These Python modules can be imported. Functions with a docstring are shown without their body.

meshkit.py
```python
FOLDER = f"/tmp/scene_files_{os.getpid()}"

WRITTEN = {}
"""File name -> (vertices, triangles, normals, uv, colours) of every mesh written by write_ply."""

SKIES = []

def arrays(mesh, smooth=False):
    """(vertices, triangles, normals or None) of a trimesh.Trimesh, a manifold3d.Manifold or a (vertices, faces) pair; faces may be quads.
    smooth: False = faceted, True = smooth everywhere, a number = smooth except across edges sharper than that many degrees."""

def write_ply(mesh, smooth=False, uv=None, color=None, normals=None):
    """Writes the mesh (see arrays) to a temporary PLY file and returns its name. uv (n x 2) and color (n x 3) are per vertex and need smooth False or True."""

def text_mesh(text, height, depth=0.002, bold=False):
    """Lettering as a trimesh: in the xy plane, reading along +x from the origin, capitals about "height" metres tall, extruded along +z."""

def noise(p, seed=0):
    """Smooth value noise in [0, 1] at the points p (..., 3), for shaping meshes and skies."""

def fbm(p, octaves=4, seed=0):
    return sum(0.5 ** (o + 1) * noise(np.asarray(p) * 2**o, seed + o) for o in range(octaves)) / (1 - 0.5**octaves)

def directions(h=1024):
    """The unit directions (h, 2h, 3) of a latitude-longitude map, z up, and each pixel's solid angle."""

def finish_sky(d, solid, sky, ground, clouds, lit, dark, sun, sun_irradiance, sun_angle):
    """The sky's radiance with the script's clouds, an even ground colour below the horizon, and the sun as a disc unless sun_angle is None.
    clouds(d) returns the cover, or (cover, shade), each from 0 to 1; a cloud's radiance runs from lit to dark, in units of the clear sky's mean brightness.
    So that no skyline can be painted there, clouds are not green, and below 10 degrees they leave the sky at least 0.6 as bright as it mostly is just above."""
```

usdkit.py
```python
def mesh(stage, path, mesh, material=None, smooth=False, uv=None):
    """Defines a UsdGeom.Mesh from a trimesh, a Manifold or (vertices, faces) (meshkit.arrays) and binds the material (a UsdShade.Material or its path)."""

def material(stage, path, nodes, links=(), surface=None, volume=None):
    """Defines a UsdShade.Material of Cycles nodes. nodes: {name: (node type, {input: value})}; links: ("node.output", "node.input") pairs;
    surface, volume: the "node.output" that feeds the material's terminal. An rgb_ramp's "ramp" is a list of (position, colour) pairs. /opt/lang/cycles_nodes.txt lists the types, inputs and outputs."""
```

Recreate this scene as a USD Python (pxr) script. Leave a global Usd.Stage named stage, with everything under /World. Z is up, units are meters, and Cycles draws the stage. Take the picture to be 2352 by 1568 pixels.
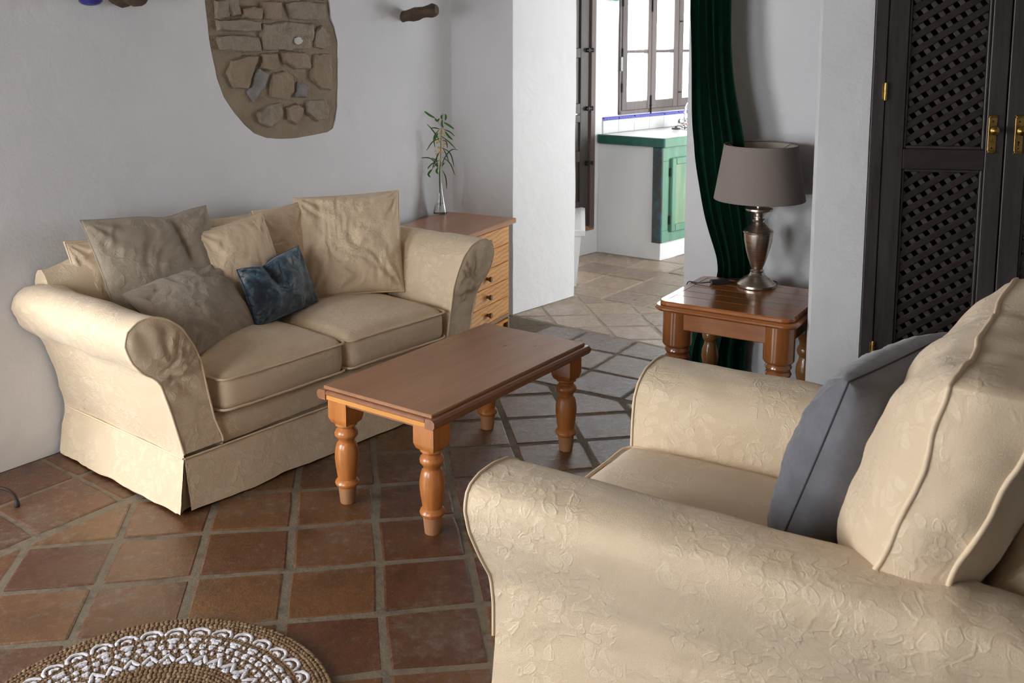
import math, random
import numpy as np
import trimesh
import manifold3d as m3
from scipy.interpolate import CubicSpline
from scipy.spatial import Delaunay
from shapely.geometry import Polygon, LineString, box as sbox
from shapely import affinity
from pxr import Usd, UsdGeom, UsdLux, UsdShade, Gf, Sdf
import usdkit, meshkit

stage = Usd.Stage.CreateInMemory()
UsdGeom.SetStageUpAxis(stage, UsdGeom.Tokens.z)
UsdGeom.SetStageMetersPerUnit(stage, 1.0)
UsdGeom.Xform.Define(stage, '/World')
UsdGeom.Scope.Define(stage, '/World/Looks')
random.seed(7)

# ------------------------------------------------------------------ camera
cam = UsdGeom.Camera.Define(stage, '/World/camera')
cam.CreateHorizontalApertureAttr(36.0)
cam.CreateVerticalApertureAttr(24.0)
cam.CreateFocalLengthAttr(2308.7 * 36.0 / 2352.0)
cam.CreateVerticalApertureOffsetAttr(-(784.0 - 403.2) * 36.0 / 2352.0)
cam.CreateFStopAttr(6.3)
cam.CreateFocusDistanceAttr(3.5)
cam.CreateClippingRangeAttr(Gf.Vec2f(0.05, 200.0))
UsdGeom.Xformable(cam).AddTranslateOp().Set(Gf.Vec3d(0, 0, 1.65))
UsdGeom.Xformable(cam).AddRotateXOp().Set(90.0 - 7.83)
cam.CreateExposureAttr(0.0)

# ------------------------------------------------------------------ light: daylight through the windows, plus one added fill lamp at the back
dome = UsdLux.DomeLight.Define(stage, '/World/sky')
dome.CreateIntensityAttr(3.0)
dome.CreateColorAttr(Gf.Vec3f(0.92, 0.96, 1.0))


def rect_light(name, centre, direction, w, h, intensity, color):
    l = UsdLux.RectLight.Define(stage, '/World/' + name)
    l.CreateWidthAttr(w)
    l.CreateHeightAttr(h)
    l.CreateIntensityAttr(intensity)
    l.CreateColorAttr(Gf.Vec3f(*color))
    z = -np.asarray(direction, float)
    z /= np.linalg.norm(z)
    x = np.cross([0, 0, 1.0], z)
    x /= np.linalg.norm(x)
    y = np.cross(z, x)
    m = Gf.Matrix4d(*x, 0, *y, 0, *z, 0, *map(float, centre), 1)
    UsdGeom.Xformable(l).AddTransformOp().Set(m)


BACK0 = np.array([-3.15, 1.2])
BACKD = np.array([0.812, -0.583])
WIN0, WIN1 = np.array([-3.15, 1.2]), np.array([-3.9, 2.65])
WIND = (WIN1 - WIN0) / np.linalg.norm(WIN1 - WIN0)
WINN = np.array([WIND[1], -WIND[0]])                  # into the room
_w = WIN0 + WIND * 0.82 - WINN * 0.12
rect_light('daylight_room_window', (_w[0], _w[1], 1.25), (WINN[0], WINN[1], 0), 1.15, 1.5, 12.5, (1.0, 0.98, 0.95))
BACKN = np.array([0.583, 0.812])
_w = BACK0 + BACKD * 1.15 - BACKN * 0.12
rect_light('daylight_back_window', (_w[0], _w[1], 1.30), (BACKN[0], BACKN[1], 0), 1.0, 1.4, 3.4, (0.98, 0.98, 1.0))  # added fill lamp behind the camera, brightens the long left wall
KIT0 = np.array([0.66, 7.658])
KITD = np.array([0.70, 0.714])
KITN = np.array([0.714, -0.70])                      # into the kitchen
_w = KIT0 + KITD * 0.82 - KITN * 0.24
rect_light('daylight_kitchen_window', (_w[0], _w[1], 1.75), (KITN[0], KITN[1], 0), 1.9, 1.9, 12.0, (0.95, 0.98, 1.0))
rect_light('daylight_kitchen_door', (4.05, 7.0, 1.45), (-1, 0.1, 0), 1.6, 2.0, 3.0, (0.95, 0.98, 1.0))

# ------------------------------------------------------------------ helpers
_names = {}


def path_for(name, parent=None):
    base = (str(parent.GetPath()) if parent is not None else '/World') + '/' + name
    k = _names.get(base, 0)
    _names[base] = k + 1
    return base if k == 0 else '%s_%03d' % (base, k)


def tag(o, label=None, cat=None, group=None, kind=None):
    p = o.GetPrim() if hasattr(o, 'GetPrim') else o
    for k, v in (('label', label), ('category', cat), ('group', group), ('kind', kind)):
        if v:
            p.SetCustomDataByKey(k, v)
    return p


def thing(name, label=None, cat=None, loc=(0, 0, 0), rotz=0.0, group=None, kind=None):
    x = UsdGeom.Xform.Define(stage, path_for(name))
    x.AddTranslateOp().Set(Gf.Vec3d(*map(float, loc)))
    if rotz:
        x.AddRotateZOp().Set(math.degrees(rotz))
    return tag(x, label, cat, group, kind)


def obj(name, mesh, material, parent=None, smooth=30, label=None, cat=None, group=None, kind=None):
    m = usdkit.mesh(stage, path_for(name, parent), mesh, material, smooth=smooth)
    return tag(m, label, cat, group, kind)


def frame(origin, x, z=(0, 0, 1)):
    """4 x 4 whose columns are x, y, z, origin."""
    x = np.asarray(x, float); x = x / np.linalg.norm(x)
    z = np.asarray(z, float); z = z - x * (z @ x); z = z / np.linalg.norm(z)
    m = np.eye(4)
    m[:3, 0], m[:3, 1], m[:3, 2], m[:3, 3] = x, np.cross(z, x), z, origin
    return m


def vf(mesh):
    if hasattr(mesh, 'to_mesh'):
        q = mesh.to_mesh()
        return np.array(q.vert_properties[:, :3], float), np.array(q.tri_verts, int)
    if isinstance(mesh, trimesh.Trimesh):
        return np.array(mesh.vertices), np.array(mesh.faces)
    v, f = np.asarray(mesh[0], float), np.asarray(mesh[1], int)
    if f.shape[1] == 4:
        f = np.vstack([f[:, [0, 1, 2]], f[:, [0, 2, 3]]])
    return v, f


def tf(mesh, m):
    v, f = vf(mesh)
    return v @ m[:3, :3].T + m[:3, 3], f


def move(mesh, d):
    v, f = vf(mesh)
    return v + np.asarray(d, float), f


def rotz(mesh, a):
    c, s = math.cos(a), math.sin(a)
    v, f = vf(mesh)
    return v @ np.array([[c, -s, 0], [s, c, 0], [0, 0, 1]]).T, f


def join(*ms):
    vs, fs, n = [], [], 0
    for m in ms:
        v, f = vf(m)
        vs.append(v); fs.append(f + n); n += len(v)
    return np.vstack(vs), np.vstack(fs)


def cbox(x0, x1, y0, y1, z0, z1, ch=0.002):
    """A box with chamfered edges."""
    p = []
    for x, sx in ((x0, 1), (x1, -1)):
        for y, sy in ((y0, 1), (y1, -1)):
            for z, sz in ((z0, 1), (z1, -1)):
                p += [(x + sx * ch, y + sy * ch, z), (x + sx * ch, y, z + sz * ch), (x, y + sy * ch, z + sz * ch)]
    return vf(m3.Manifold.hull_points(np.array(p, float)))


def grid(P, wrap_u=False, wrap_v=False):
    """P (m, n, 3) -> mesh; u is the first axis."""
    m, n = P.shape[:2]
    a = np.arange(m * n).reshape(m, n)
    if wrap_u:
        a = np.vstack([a, a[:1]])
    if wrap_v:
        a = np.hstack([a, a[:, :1]])
    q = np.stack([a[:-1, :-1], a[1:, :-1], a[1:, 1:], a[:-1, 1:]], -1).reshape(-1, 4)
    return vf((P.reshape(-1, 3), q))


def fix(mesh):
    """Consistent outward winding of a closed mesh."""
    v, f = vf(mesh)
    t = trimesh.Trimesh(v, f, process=False)
    if t.volume < 0:
        f = f[:, ::-1]
    return v, f


def lathe(prof, n=32, sx=1.0, sy=1.0):
    prof = np.asarray(prof, float)
    a = np.linspace(0, 2 * np.pi, n, endpoint=False)
    P = np.stack([np.outer(prof[:, 0], np.cos(a)) * sx, np.outer(prof[:, 0], np.sin(a)) * sy, np.repeat(prof[:, 1:2], n, 1)], -1)
    v, f = grid(P, wrap_v=True)
    k = len(v)
    caps_v, caps_f = [], []
    for row, flip in ((0, True), (len(prof) - 1, False)):
        if prof[row, 0] > 1e-6:
            caps_v.append([0, 0, prof[row, 1]])
            c = k + len(caps_v) - 1
            for i in range(n):
                t = [row * n + i, row * n + (i + 1) % n, c]
                caps_f.append(t[::-1] if flip else t)
    if caps_v:
        v, f = np.vstack([v, caps_v]), np.vstack([f, caps_f])
    return fix((v, f))


def spline(pts, n, closed=False):
    p = np.asarray(pts, float)
    if closed:
        p = np.vstack([p, p[:1]])
    d = np.r_[0, np.cumsum(np.linalg.norm(np.diff(p, axis=0), axis=1))]
    s = np.linspace(0, d[-1], n, endpoint=not closed)
    return CubicSpline(d, p, bc_type='periodic' if closed else 'not-a-knot')(s)


def smoothpath(pts, n, keep=1):
    """A softer curve by cutting corners, resampled to n points; the larger keep, the closer it stays to the corners."""
    p = np.asarray(pts, float)
    if keep > 1:
        p = np.vstack([np.linspace(a, b, keep, endpoint=False) for a, b in zip(p[:-1], p[1:])] + [p[-1:]])
    for _ in range(3):
        q = np.empty((2 * len(p) - 2, p.shape[1]))
        q[0::2] = p[:-1] * .75 + p[1:] * .25
        q[1::2] = p[:-1] * .25 + p[1:] * .75
        p = np.vstack([p[:1], q, p[-1:]])
    d = np.r_[0, np.cumsum(np.linalg.norm(np.diff(p, axis=0), axis=1))]
    s = np.linspace(0, d[-1], n)
    return np.stack([np.interp(s, d, p[:, k]) for k in range(p.shape[1])], 1)


def tube(path, r, n=8, closed=False, flat=1.0):
    path = np.asarray(path, float)
    m = len(path)
    r = np.broadcast_to(r, (m,))
    t = np.gradient(path, axis=0) if not closed else np.roll(path, -1, 0) - np.roll(path, 1, 0)
    t /= np.maximum(np.linalg.norm(t, axis=1, keepdims=True), 1e-12)
    u = np.cross(t[0], [0, 0, 1.0])
    if np.linalg.norm(u) < 1e-3:
        u = np.cross(t[0], [0, 1.0, 0])
    u /= np.linalg.norm(u)
    P, a = [], np.linspace(0, 2 * np.pi, n, endpoint=False)
    for i in range(m):
        u = u - t[i] * (u @ t[i])
        u /= np.linalg.norm(u)
        w = np.cross(t[i], u)
        P.append(path[i] + r[i] * (np.outer(np.cos(a), u) + flat * np.outer(np.sin(a), w)))
    P = np.array(P)
    v, f = grid(P, wrap_u=closed, wrap_v=True)
    if not closed:
        k = len(v)
        v = np.vstack([v, path[:1], path[-1:]])
        e = [[(i + 1) % n, i, k] for i in range(n)] + [[(m - 1) * n + i, (m - 1) * n + (i + 1) % n, k + 1] for i in range(n)]
        f = np.vstack([f, e])
    return fix((v, f)) if not closed else (v, f)


def prism(poly, z0, z1, ch=0.0, chb=0.0):
    """An upright prism over a plan outline [(x, y)], its upper edge chamfered by ch."""
    g = poly if isinstance(poly, Polygon) else Polygon(poly)
    cs = lambda q: m3.CrossSection([np.array(q.exterior.coords)[:-1]] + [np.array(h.coords)[:-1] for h in q.interiors], m3.FillRule.EvenOdd)
    body = m3.Manifold.extrude(cs(g), z1 - z0).translate((0, 0, z0))
    if ch:
        c = np.array(g.exterior.coords)[:-1]
        i = np.array(g.buffer(-ch, join_style=2).exterior.coords)[:-1]
        pts = np.vstack([np.c_[c, np.full(len(c), z0)], np.c_[c, np.full(len(c), z1 - ch)], np.c_[i, np.full(len(i), z1)]])
        body = m3.Manifold.hull_points(pts)
    return vf(body)


def side_extrude(pts, x0, x1):
    """Outline [(y, z)] extruded along x from x0 to x1."""
    v, f = prism(pts, 0, x1 - x0)
    return fix((np.stack([v[:, 2] + x0, v[:, 0], v[:, 1]], 1), f))


def rough(mesh, amp, scale, seed=0, normal=None):
    """Uneven the vertices by smooth noise, every point by itself."""
    v, f = vf(mesh)
    d = np.stack([meshkit.fbm(v * scale + 17.3 * k, 3, seed + k) - 0.5 for k in range(3)], 1) * 2 * amp
    if normal is not None:
        n = np.asarray(normal, float)
        d = np.outer(d @ np.array([1, 0, 0]), n)
    return v + d, f


def mat(name, nodes, links, surface='p.BSDF'):
    return usdkit.material(stage, '/World/Looks/' + name, nodes, links, surface=surface)


def plain(name, color, rough=0.5, **kw):
    return mat(name, {'p': ('principled_bsdf', {'base_color': color, 'roughness': rough, **kw})}, [])


def mottled(name, c1, c2, scale=6.0, rough=0.5, bump=0.0, bscale=60.0, dist=0.01, stretch=(1, 1, 1), detail=4, c3=None, rough2=None, space='object', extra=None, distortion=0.0, bdetail=4):
    """Two or three colours mixed by noise, with a fine relief."""
    src = ('texture_coordinate', {}) if space == 'object' else ('geometry', {})
    out = 'tc.object' if space == 'object' else 'tc.position'
    nodes = {
        'tc': src, 'mp': ('mapping', {'scale': stretch}),
        'n': ('noise_texture', {'scale': scale, 'detail': detail, 'roughness': 0.6, 'distortion': distortion}),
        'r': ('rgb_ramp', {'ramp': [(0.3, c1), (0.7, c2)] if c3 is None else [(0.28, c1), (0.5, c2), (0.72, c3)]}),
        'p': ('principled_bsdf', {'roughness': rough, **(extra or {})}),
    }
    links = [(out, 'mp.vector'), ('mp.vector', 'n.vector'), ('n.fac', 'r.fac'), ('r.color', 'p.base_color')]
    if rough2 is not None:
        nodes['rr'] = ('map_range', {'from_min': 0.3, 'from_max': 0.7, 'to_min': rough, 'to_max': rough2, 'clamp': True})
        links += [('n.fac', 'rr.value'), ('rr.result', 'p.roughness')]
    if bump:
        nodes['bn'] = ('noise_texture', {'scale': bscale, 'detail': bdetail, 'roughness': 0.6})
        nodes['b'] = ('bump', {'strength': bump, 'distance': dist})
        links += [('mp.vector', 'bn.vector'), ('bn.fac', 'b.height'), ('b.normal', 'p.normal')]
    return mat(name, nodes, links)


def wood(name, dark, light, axis=0, scale=3.0, ratio=14.0, rough=0.35, coat=0.0, bump=0.15, knots=False):
    """Grain running along one local axis."""
    st = [ratio, ratio, ratio]
    st[axis] = 1.0
    nodes = {
        'tc': ('texture_coordinate', {}), 'mp': ('mapping', {'scale': st}),
        'n': ('noise_texture', {'scale': scale, 'detail': 6, 'roughness': 0.62, 'distortion': 0.6}),
        'n2': ('noise_texture', {'scale': scale * 6, 'detail': 3, 'roughness': 0.6}),
        'mx': ('mix_float', {'fac': 0.3}),
        'r': ('rgb_ramp', {'ramp': [(0.3, dark), (0.68, light)]}),
        'oi': ('object_info', {}),
        'hv': ('map_range', {'from_min': 0, 'from_max': 1, 'to_min': 0.86, 'to_max': 1.14}),
        'h': ('hsv', {}),
        'b': ('bump', {'strength': bump, 'distance': 0.002}),
        'p': ('principled_bsdf', {'roughness': rough, 'coat_weight': coat, 'coat_roughness': 0.15}),
    }
    links = [('tc.object', 'mp.vector'), ('mp.vector', 'n.vector'), ('mp.vector', 'n2.vector'), ('n.fac', 'mx.a'), ('n2.fac', 'mx.b'), ('mx.result', 'r.fac'),
             ('r.color', 'h.color'), ('oi.random', 'hv.value'), ('hv.result', 'h.value'), ('h.color', 'p.base_color'), ('mx.result', 'b.height'), ('b.normal', 'p.normal')]
    if knots:
        nodes['vo'] = ('voronoi_texture', {'scale': 5.0, 'randomness': 1.0})
        nodes['mk'] = ('mapping', {'scale': (1.0, 2.4, 2.4) if axis == 0 else (2.4, 2.4, 1.0)})
        nodes['kr'] = ('rgb_ramp', {'ramp': [(0.0, (1, 1, 1)), (0.045, (0.9, 0.9, 0.9)), (0.075, (0.25, 0.25, 0.25)), (0.13, (0, 0, 0))]})
        nodes['km'] = ('mix_color', {'blend_type': 'mix', 'b': (0.07, 0.03, 0.018)})
        links = [l for l in links if l != ('h.color', 'p.base_color')]
        links += [('tc.object', 'mk.vector'), ('mk.vector', 'vo.vector'), ('vo.distance', 'kr.fac'), ('kr.color', 'km.fac'), ('h.color', 'km.a'), ('km.result', 'p.base_color')]
    return mat(name, nodes, links)


# ------------------------------------------------------------------ materials of the setting
def plaster(name, c1, c2, rough=0.75):
    nodes = {
        'g': ('geometry', {}),
        'n': ('noise_texture', {'scale': 1.6, 'detail': 4, 'roughness': 0.55}),
        'r': ('rgb_ramp', {'ramp': [(0.3, c1), (0.7, c2)]}),
        'b1': ('noise_texture', {'scale': 7.0, 'detail': 3, 'roughness': 0.5, 'distortion': 0.6}),
        'b2': ('noise_texture', {'scale': 90.0, 'detail': 3, 'roughness': 0.6}),
        'm': ('mix_float', {'fac': 0.12}),
        'b': ('bump', {'strength': 0.4, 'distance': 0.018}),
        'p': ('principled_bsdf', {'roughness': rough, 'specular_ior_level': 0.25}),
    }
    return mat(name, nodes, [('g.position', 'n.vector'), ('n.fac', 'r.fac'), ('r.color', 'p.base_color'), ('g.position', 'b1.vector'), ('g.position', 'b2.vector'),
                             ('b1.fac', 'm.a'), ('b2.fac', 'm.b'), ('m.result', 'b.height'), ('b.normal', 'p.normal')])


M = {}
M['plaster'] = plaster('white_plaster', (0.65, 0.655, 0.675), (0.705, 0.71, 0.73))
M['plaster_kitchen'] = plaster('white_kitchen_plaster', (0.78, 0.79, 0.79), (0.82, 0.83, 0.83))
M['ceiling'] = mottled('brown_timber_ceiling', (0.20, 0.15, 0.11), (0.30, 0.23, 0.17), 3, 0.7, space='position')
M['mortar'] = mottled('stone_mortar', (0.25, 0.195, 0.135), (0.32, 0.255, 0.18), 9, 0.9, 0.8, 90, 0.01, space='position')
M['stone'] = mottled('rough_stone', (0.23, 0.195, 0.15), (0.34, 0.285, 0.22), 14, 0.9, 1.0, 60, 0.012, c3=(0.28, 0.22, 0.16), space='position', bdetail=8)
M['stone_grey'] = mottled('grey_stone', (0.21, 0.20, 0.195), (0.31, 0.29, 0.27), 16, 0.9, 0.9, 70, 0.01, space='position', bdetail=8)
M['stone_warm'] = mottled('warm_stone', (0.28, 0.21, 0.145), (0.36, 0.28, 0.205), 14, 0.9, 0.9, 70, 0.01, space='position', bdetail=8)
M['grout'] = mottled('floor_grout', (0.075, 0.058, 0.040), (0.165, 0.132, 0.092), 16, 0.8, 0.6, 120, 0.004, c3=(0.115, 0.090, 0.062), space='position')


def tile_mat(name, a, b, c, dust, dustcol):
    nodes = {
        'g': ('geometry', {}), 'oi': ('object_info', {}),
        'n': ('noise_texture', {'scale': 5.0, 'detail': 5, 'roughness': 0.62, 'distortion': 0.5}),
        'ns': ('mapping', {'scale': (1.0, 1.0, 1.0)}),
        'r': ('rgb_ramp', {'ramp': [(0.3, a), (0.5, b), (0.72, c)]}),
        'hv': ('map_range', {'to_min': 0.72, 'to_max': 1.28}),
        'hh': ('map_range', {'to_min': 0.484, 'to_max': 0.506}),
        'h': ('hsv', {}),
        'nd': ('noise_texture', {'scale': 26.0, 'detail': 8, 'roughness': 0.75}),
        'nl': ('noise_texture', {'scale': 2.6, 'detail': 3, 'roughness': 0.6}),
        'md': ('math', {'math_type': 'multiply'}),
        'rd': ('rgb_ramp', {'ramp': [(0.25, (0, 0, 0)), (0.40, (dust,) * 3)]}),
        'mx': ('mix_color', {'blend_type': 'mix', 'b': dustcol}),
        'bn': ('noise_texture', {'scale': 48.0, 'detail': 6, 'roughness': 0.75}),
        'bl': ('noise_texture', {'scale': 6.0, 'detail': 2, 'roughness': 0.5}),
        'bm': ('mix_float', {'fac': 0.55}),
        'b': ('bump', {'strength': 0.8, 'distance': 0.007}),
        'rr': ('map_range', {'from_min': 0.3, 'from_max': 0.7, 'to_min': 0.10, 'to_max': 0.36}),
        'p': ('principled_bsdf', {'specular_ior_level': 0.75}),
    }
    return mat(name, nodes, [
        ('g.position', 'n.vector'), ('n.fac', 'r.fac'), ('r.color', 'h.color'), ('oi.random', 'hv.value'), ('hv.result', 'h.value'), ('oi.random', 'hh.value'), ('hh.result', 'h.hue'),
        ('g.position', 'nd.vector'), ('g.position', 'nl.vector'), ('nd.fac', 'md.value1'), ('nl.fac', 'md.value2'), ('md.value', 'rd.fac'), ('rd.color', 'mx.fac'), ('h.color', 'mx.a'), ('mx.result', 'p.base_color'),
        ('g.position', 'bn.vector'), ('g.position', 'bl.vector'), ('bl.fac', 'bm.a'), ('bn.fac', 'bm.b'), ('bm.result', 'b.height'), ('b.normal', 'p.normal'), ('nd.fac', 'rr.value'), ('rr.result', 'p.roughness')])


M['grout_pale'] = mottled('pale_kitchen_grout', (0.30, 0.25, 0.18), (0.44, 0.38, 0.29), 14, 0.85, 0.6, 120, 0.003, space='position')
M['tile'] = tile_mat('terracotta', (0.066, 0.027, 0.011), (0.118, 0.048, 0.016), (0.092, 0.047, 0.018), 0.5, (0.17, 0.135, 0.105))
M['tile_pale'] = tile_mat('sheen_pale_terracotta', (0.27, 0.185, 0.125), (0.33, 0.24, 0.165), (0.30, 0.20, 0.14), 0.4, (0.40, 0.34, 0.27))  # grazing floor reflection painted in as a paler, duller base colour

# ------------------------------------------------------------------ the room shell
def wall(name, p0, p1, z0=0.0, z1=2.75, thick=0.3, openings=(), material=None, uneven=0.004, step=0.12, flip=False, label=None, holes=(), ext=(0.0, 0.0)):
    """A wall whose room face runs from p0 to p1 on the plan; the room lies to the right of that direction (to the left if flip). Openings are (s0, s1, z0, z1); holes are outlines [(s, z)]."""
    p0, p1 = np.asarray(p0, float), np.asarray(p1, float)
    L = np.linalg.norm(p1 - p0)
    d = (p1 - p0) / L
    n = np.array([d[1], -d[0]]) * (-1 if flip else 1)          # into the room
    b = m3.Manifold.cube((L + ext[0] + ext[1], thick, z1 - z0)).translate((-ext[0], -thick, z0))
    for s0, s1, a, c in openings:
        b -= m3.Manifold.cube((s1 - s0, thick + 0.2, c - a)).translate((s0, -thick - 0.1, a))
    for h in holes:
        cs = m3.CrossSection([np.asarray(h, float)], m3.FillRule.Positive)
        if cs.is_empty():
            cs = m3.CrossSection([np.asarray(h, float)[::-1]], m3.FillRule.Positive)
        e = m3.Manifold.extrude(cs, 0.08).rotate((90, 0, 0)).translate((0, 0.02, 0))
        b -= e
    if step:
        b = b.refine_to_length(step)
    v, f = vf(b)
    w = np.c_[p0 + np.outer(v[:, 0], d) + np.outer(v[:, 1], n), v[:, 2]]
    if flip:
        f = f[:, ::-1]
    if uneven:
        off = (meshkit.fbm(w * 2.6 + 3.1, 3, 5) - 0.5) * 2 * uneven + (meshkit.fbm(w * 9.0 + 1.7, 2, 9) - 0.5) * uneven * 0.8
        w[:, :2] += np.outer(off, n) + np.outer(off, d) * 0.4
    return obj(name, (w, f), material or M['plaster'], None, smooth=40, kind='structure', label=label)


L0 = np.array([-1.96, 3.657]); LD = np.array([0.583, 0.812]); LN = np.array([0.812, -0.583])
CORNER = L0 + LD * 2.756
PC, PD = np.array([0.005, 5.868]), np.array([0.40, 6.315])
STONE_PATCH = [(1.035, 2.25), (1.036, 1.813), (1.052, 1.65), (1.066, 1.565), (1.086, 1.467), (1.122, 1.38), (1.176, 1.305), (1.232, 1.245), (1.285, 1.203), (1.36, 1.176), (1.45, 1.164), (1.543, 1.160), (1.66, 1.166), (1.755, 1.174), (1.795, 1.190), (1.815, 1.23), (1.828, 1.30), (1.836, 1.40), (1.842, 1.52), (1.842, 1.63), (1.822, 1.70), (1.798, 1.749), (1.79, 1.835), (1.785, 2.25)]
_off = 0.55
wl0 = L0 - LD * _off
wall('wall_left', wl0, CORNER, holes=[[(s + _off, z) for s, z in STONE_PATCH]], step=0.07, uneven=0.005, label='long uneven white plaster wall behind the sofa', ext=(0.0, 0.3))
wall('wall_niche', CORNER, PC, label='short white plaster wall behind the chest of drawers', ext=(0.3, 0.0), thick=0.1)
# the pillar beside the kitchen opening
pil = Polygon([PC, PD, (-0.14, 6.86), (-0.52, 6.30)])
pm = m3.Manifold.extrude(m3.CrossSection([np.array(pil.exterior.coords)[:-1]], m3.FillRule.EvenOdd), 2.75).refine_to_length(0.1)
v, f = vf(pm)
o_ = (meshkit.fbm(v * 3.0, 3, 2) - 0.5) * 0.012
v[:, 0] += o_; v[:, 1] -= o_ * 0.5
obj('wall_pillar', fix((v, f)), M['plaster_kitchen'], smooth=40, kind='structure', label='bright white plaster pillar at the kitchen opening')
# kitchen
KA = KIT0 - KITD * 1.15
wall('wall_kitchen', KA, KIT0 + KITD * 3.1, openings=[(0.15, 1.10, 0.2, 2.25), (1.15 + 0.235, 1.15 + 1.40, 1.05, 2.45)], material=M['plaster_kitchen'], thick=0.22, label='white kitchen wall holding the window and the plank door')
KE = KIT0 + KITD * 3.1
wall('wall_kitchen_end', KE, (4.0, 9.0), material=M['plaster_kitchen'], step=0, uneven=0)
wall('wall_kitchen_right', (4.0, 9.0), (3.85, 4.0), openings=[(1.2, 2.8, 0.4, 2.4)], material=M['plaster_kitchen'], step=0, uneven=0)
# the wall behind the lamp, and the pier that holds the cupboard doors
ALC = np.array([0.872, 4.99]); ALD = np.array([0.871, -0.491])
wall('wall_alcove', ALC, ALC + ALD * 1.6, thick=0.22, label='white plaster wall behind the lamp and the green curtain')
PIER = np.array([1.18, 4.0]); DD = np.array([math.cos(math.radians(9)), -math.sin(math.radians(9))]); DN = np.array([DD[1], -DD[0]])
wall('wall_pier', PIER + DD * .042, PIER + DD * 2.3, openings=[(0.1945, 1.203, 0.06, 2.16)], thick=0.09, label='narrow white pier beside the dark lattice doors', step=0.1, uneven=0.003)
wall('wall_right', PIER + DD * 2.25, BACK0 + BACKD * 7.0, step=0, uneven=0)
wall('wall_back', BACK0 + BACKD * 7.0, BACK0, openings=[(7.0 - 1.66, 7.0 - 0.64, 0.58, 2.02)], step=0, uneven=0)  # opening cut for the added fill lamp
wall('wall_window', WIN0, WIN1, openings=[(0.24, 1.40, 0.48, 2.02)], step=0, uneven=0)
wall('wall_return', WIN1, wl0, step=0, uneven=0)
room = [(-5.2, 3.4), (-3.6, 0.8), (1.2, -4.6), (4.2, -2.4), (4.4, 9.4), (2.8, 10.2), (-0.8, 6.9)]
obj('ceiling', prism(room, 2.75, 2.85), M['ceiling'], kind='structure', smooth=False)

# exposed stones in the plaster
def on_left(s, z, out=0.0):
    p = L0 + LD * s + LN * out
    return np.array([p[0], p[1], z])


patch = thing('stone_patch', 'exposed rubble stone patch set in the white plaster wall above the sofa', 'stonework', kind='structure')
FL_ = frame(on_left(0, 0), (LD[0], LD[1], 0))      # local x along the wall, -y out of it (towards the room)
assert (FL_[:2, 1] @ LN) < 0
mort = m3.Manifold.extrude(m3.CrossSection([np.array(Polygon(STONE_PATCH).buffer(0.003).exterior.coords)[:-1][::-1] if not Polygon(STONE_PATCH).exterior.is_ccw else np.array(Polygon(STONE_PATCH).buffer(0.003).exterior.coords)[:-1]], m3.FillRule.EvenOdd), 0.04).rotate((90, 0, 0)).translate((0, 0.046, 0)).refine_to_length(0.022)
obj('mortar', tf(rough(mort, 0.010, 9, 3), FL_), M['mortar'], patch, smooth=40)
# (s, z) outlines read off the photograph, as px within the patch crop: s = 1.04 + x*0.000623, z falls with y
def pz(x, y):
    return (1.042 + (x - 140) * 0.000604, 1.823 - y * 0.000479)


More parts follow.
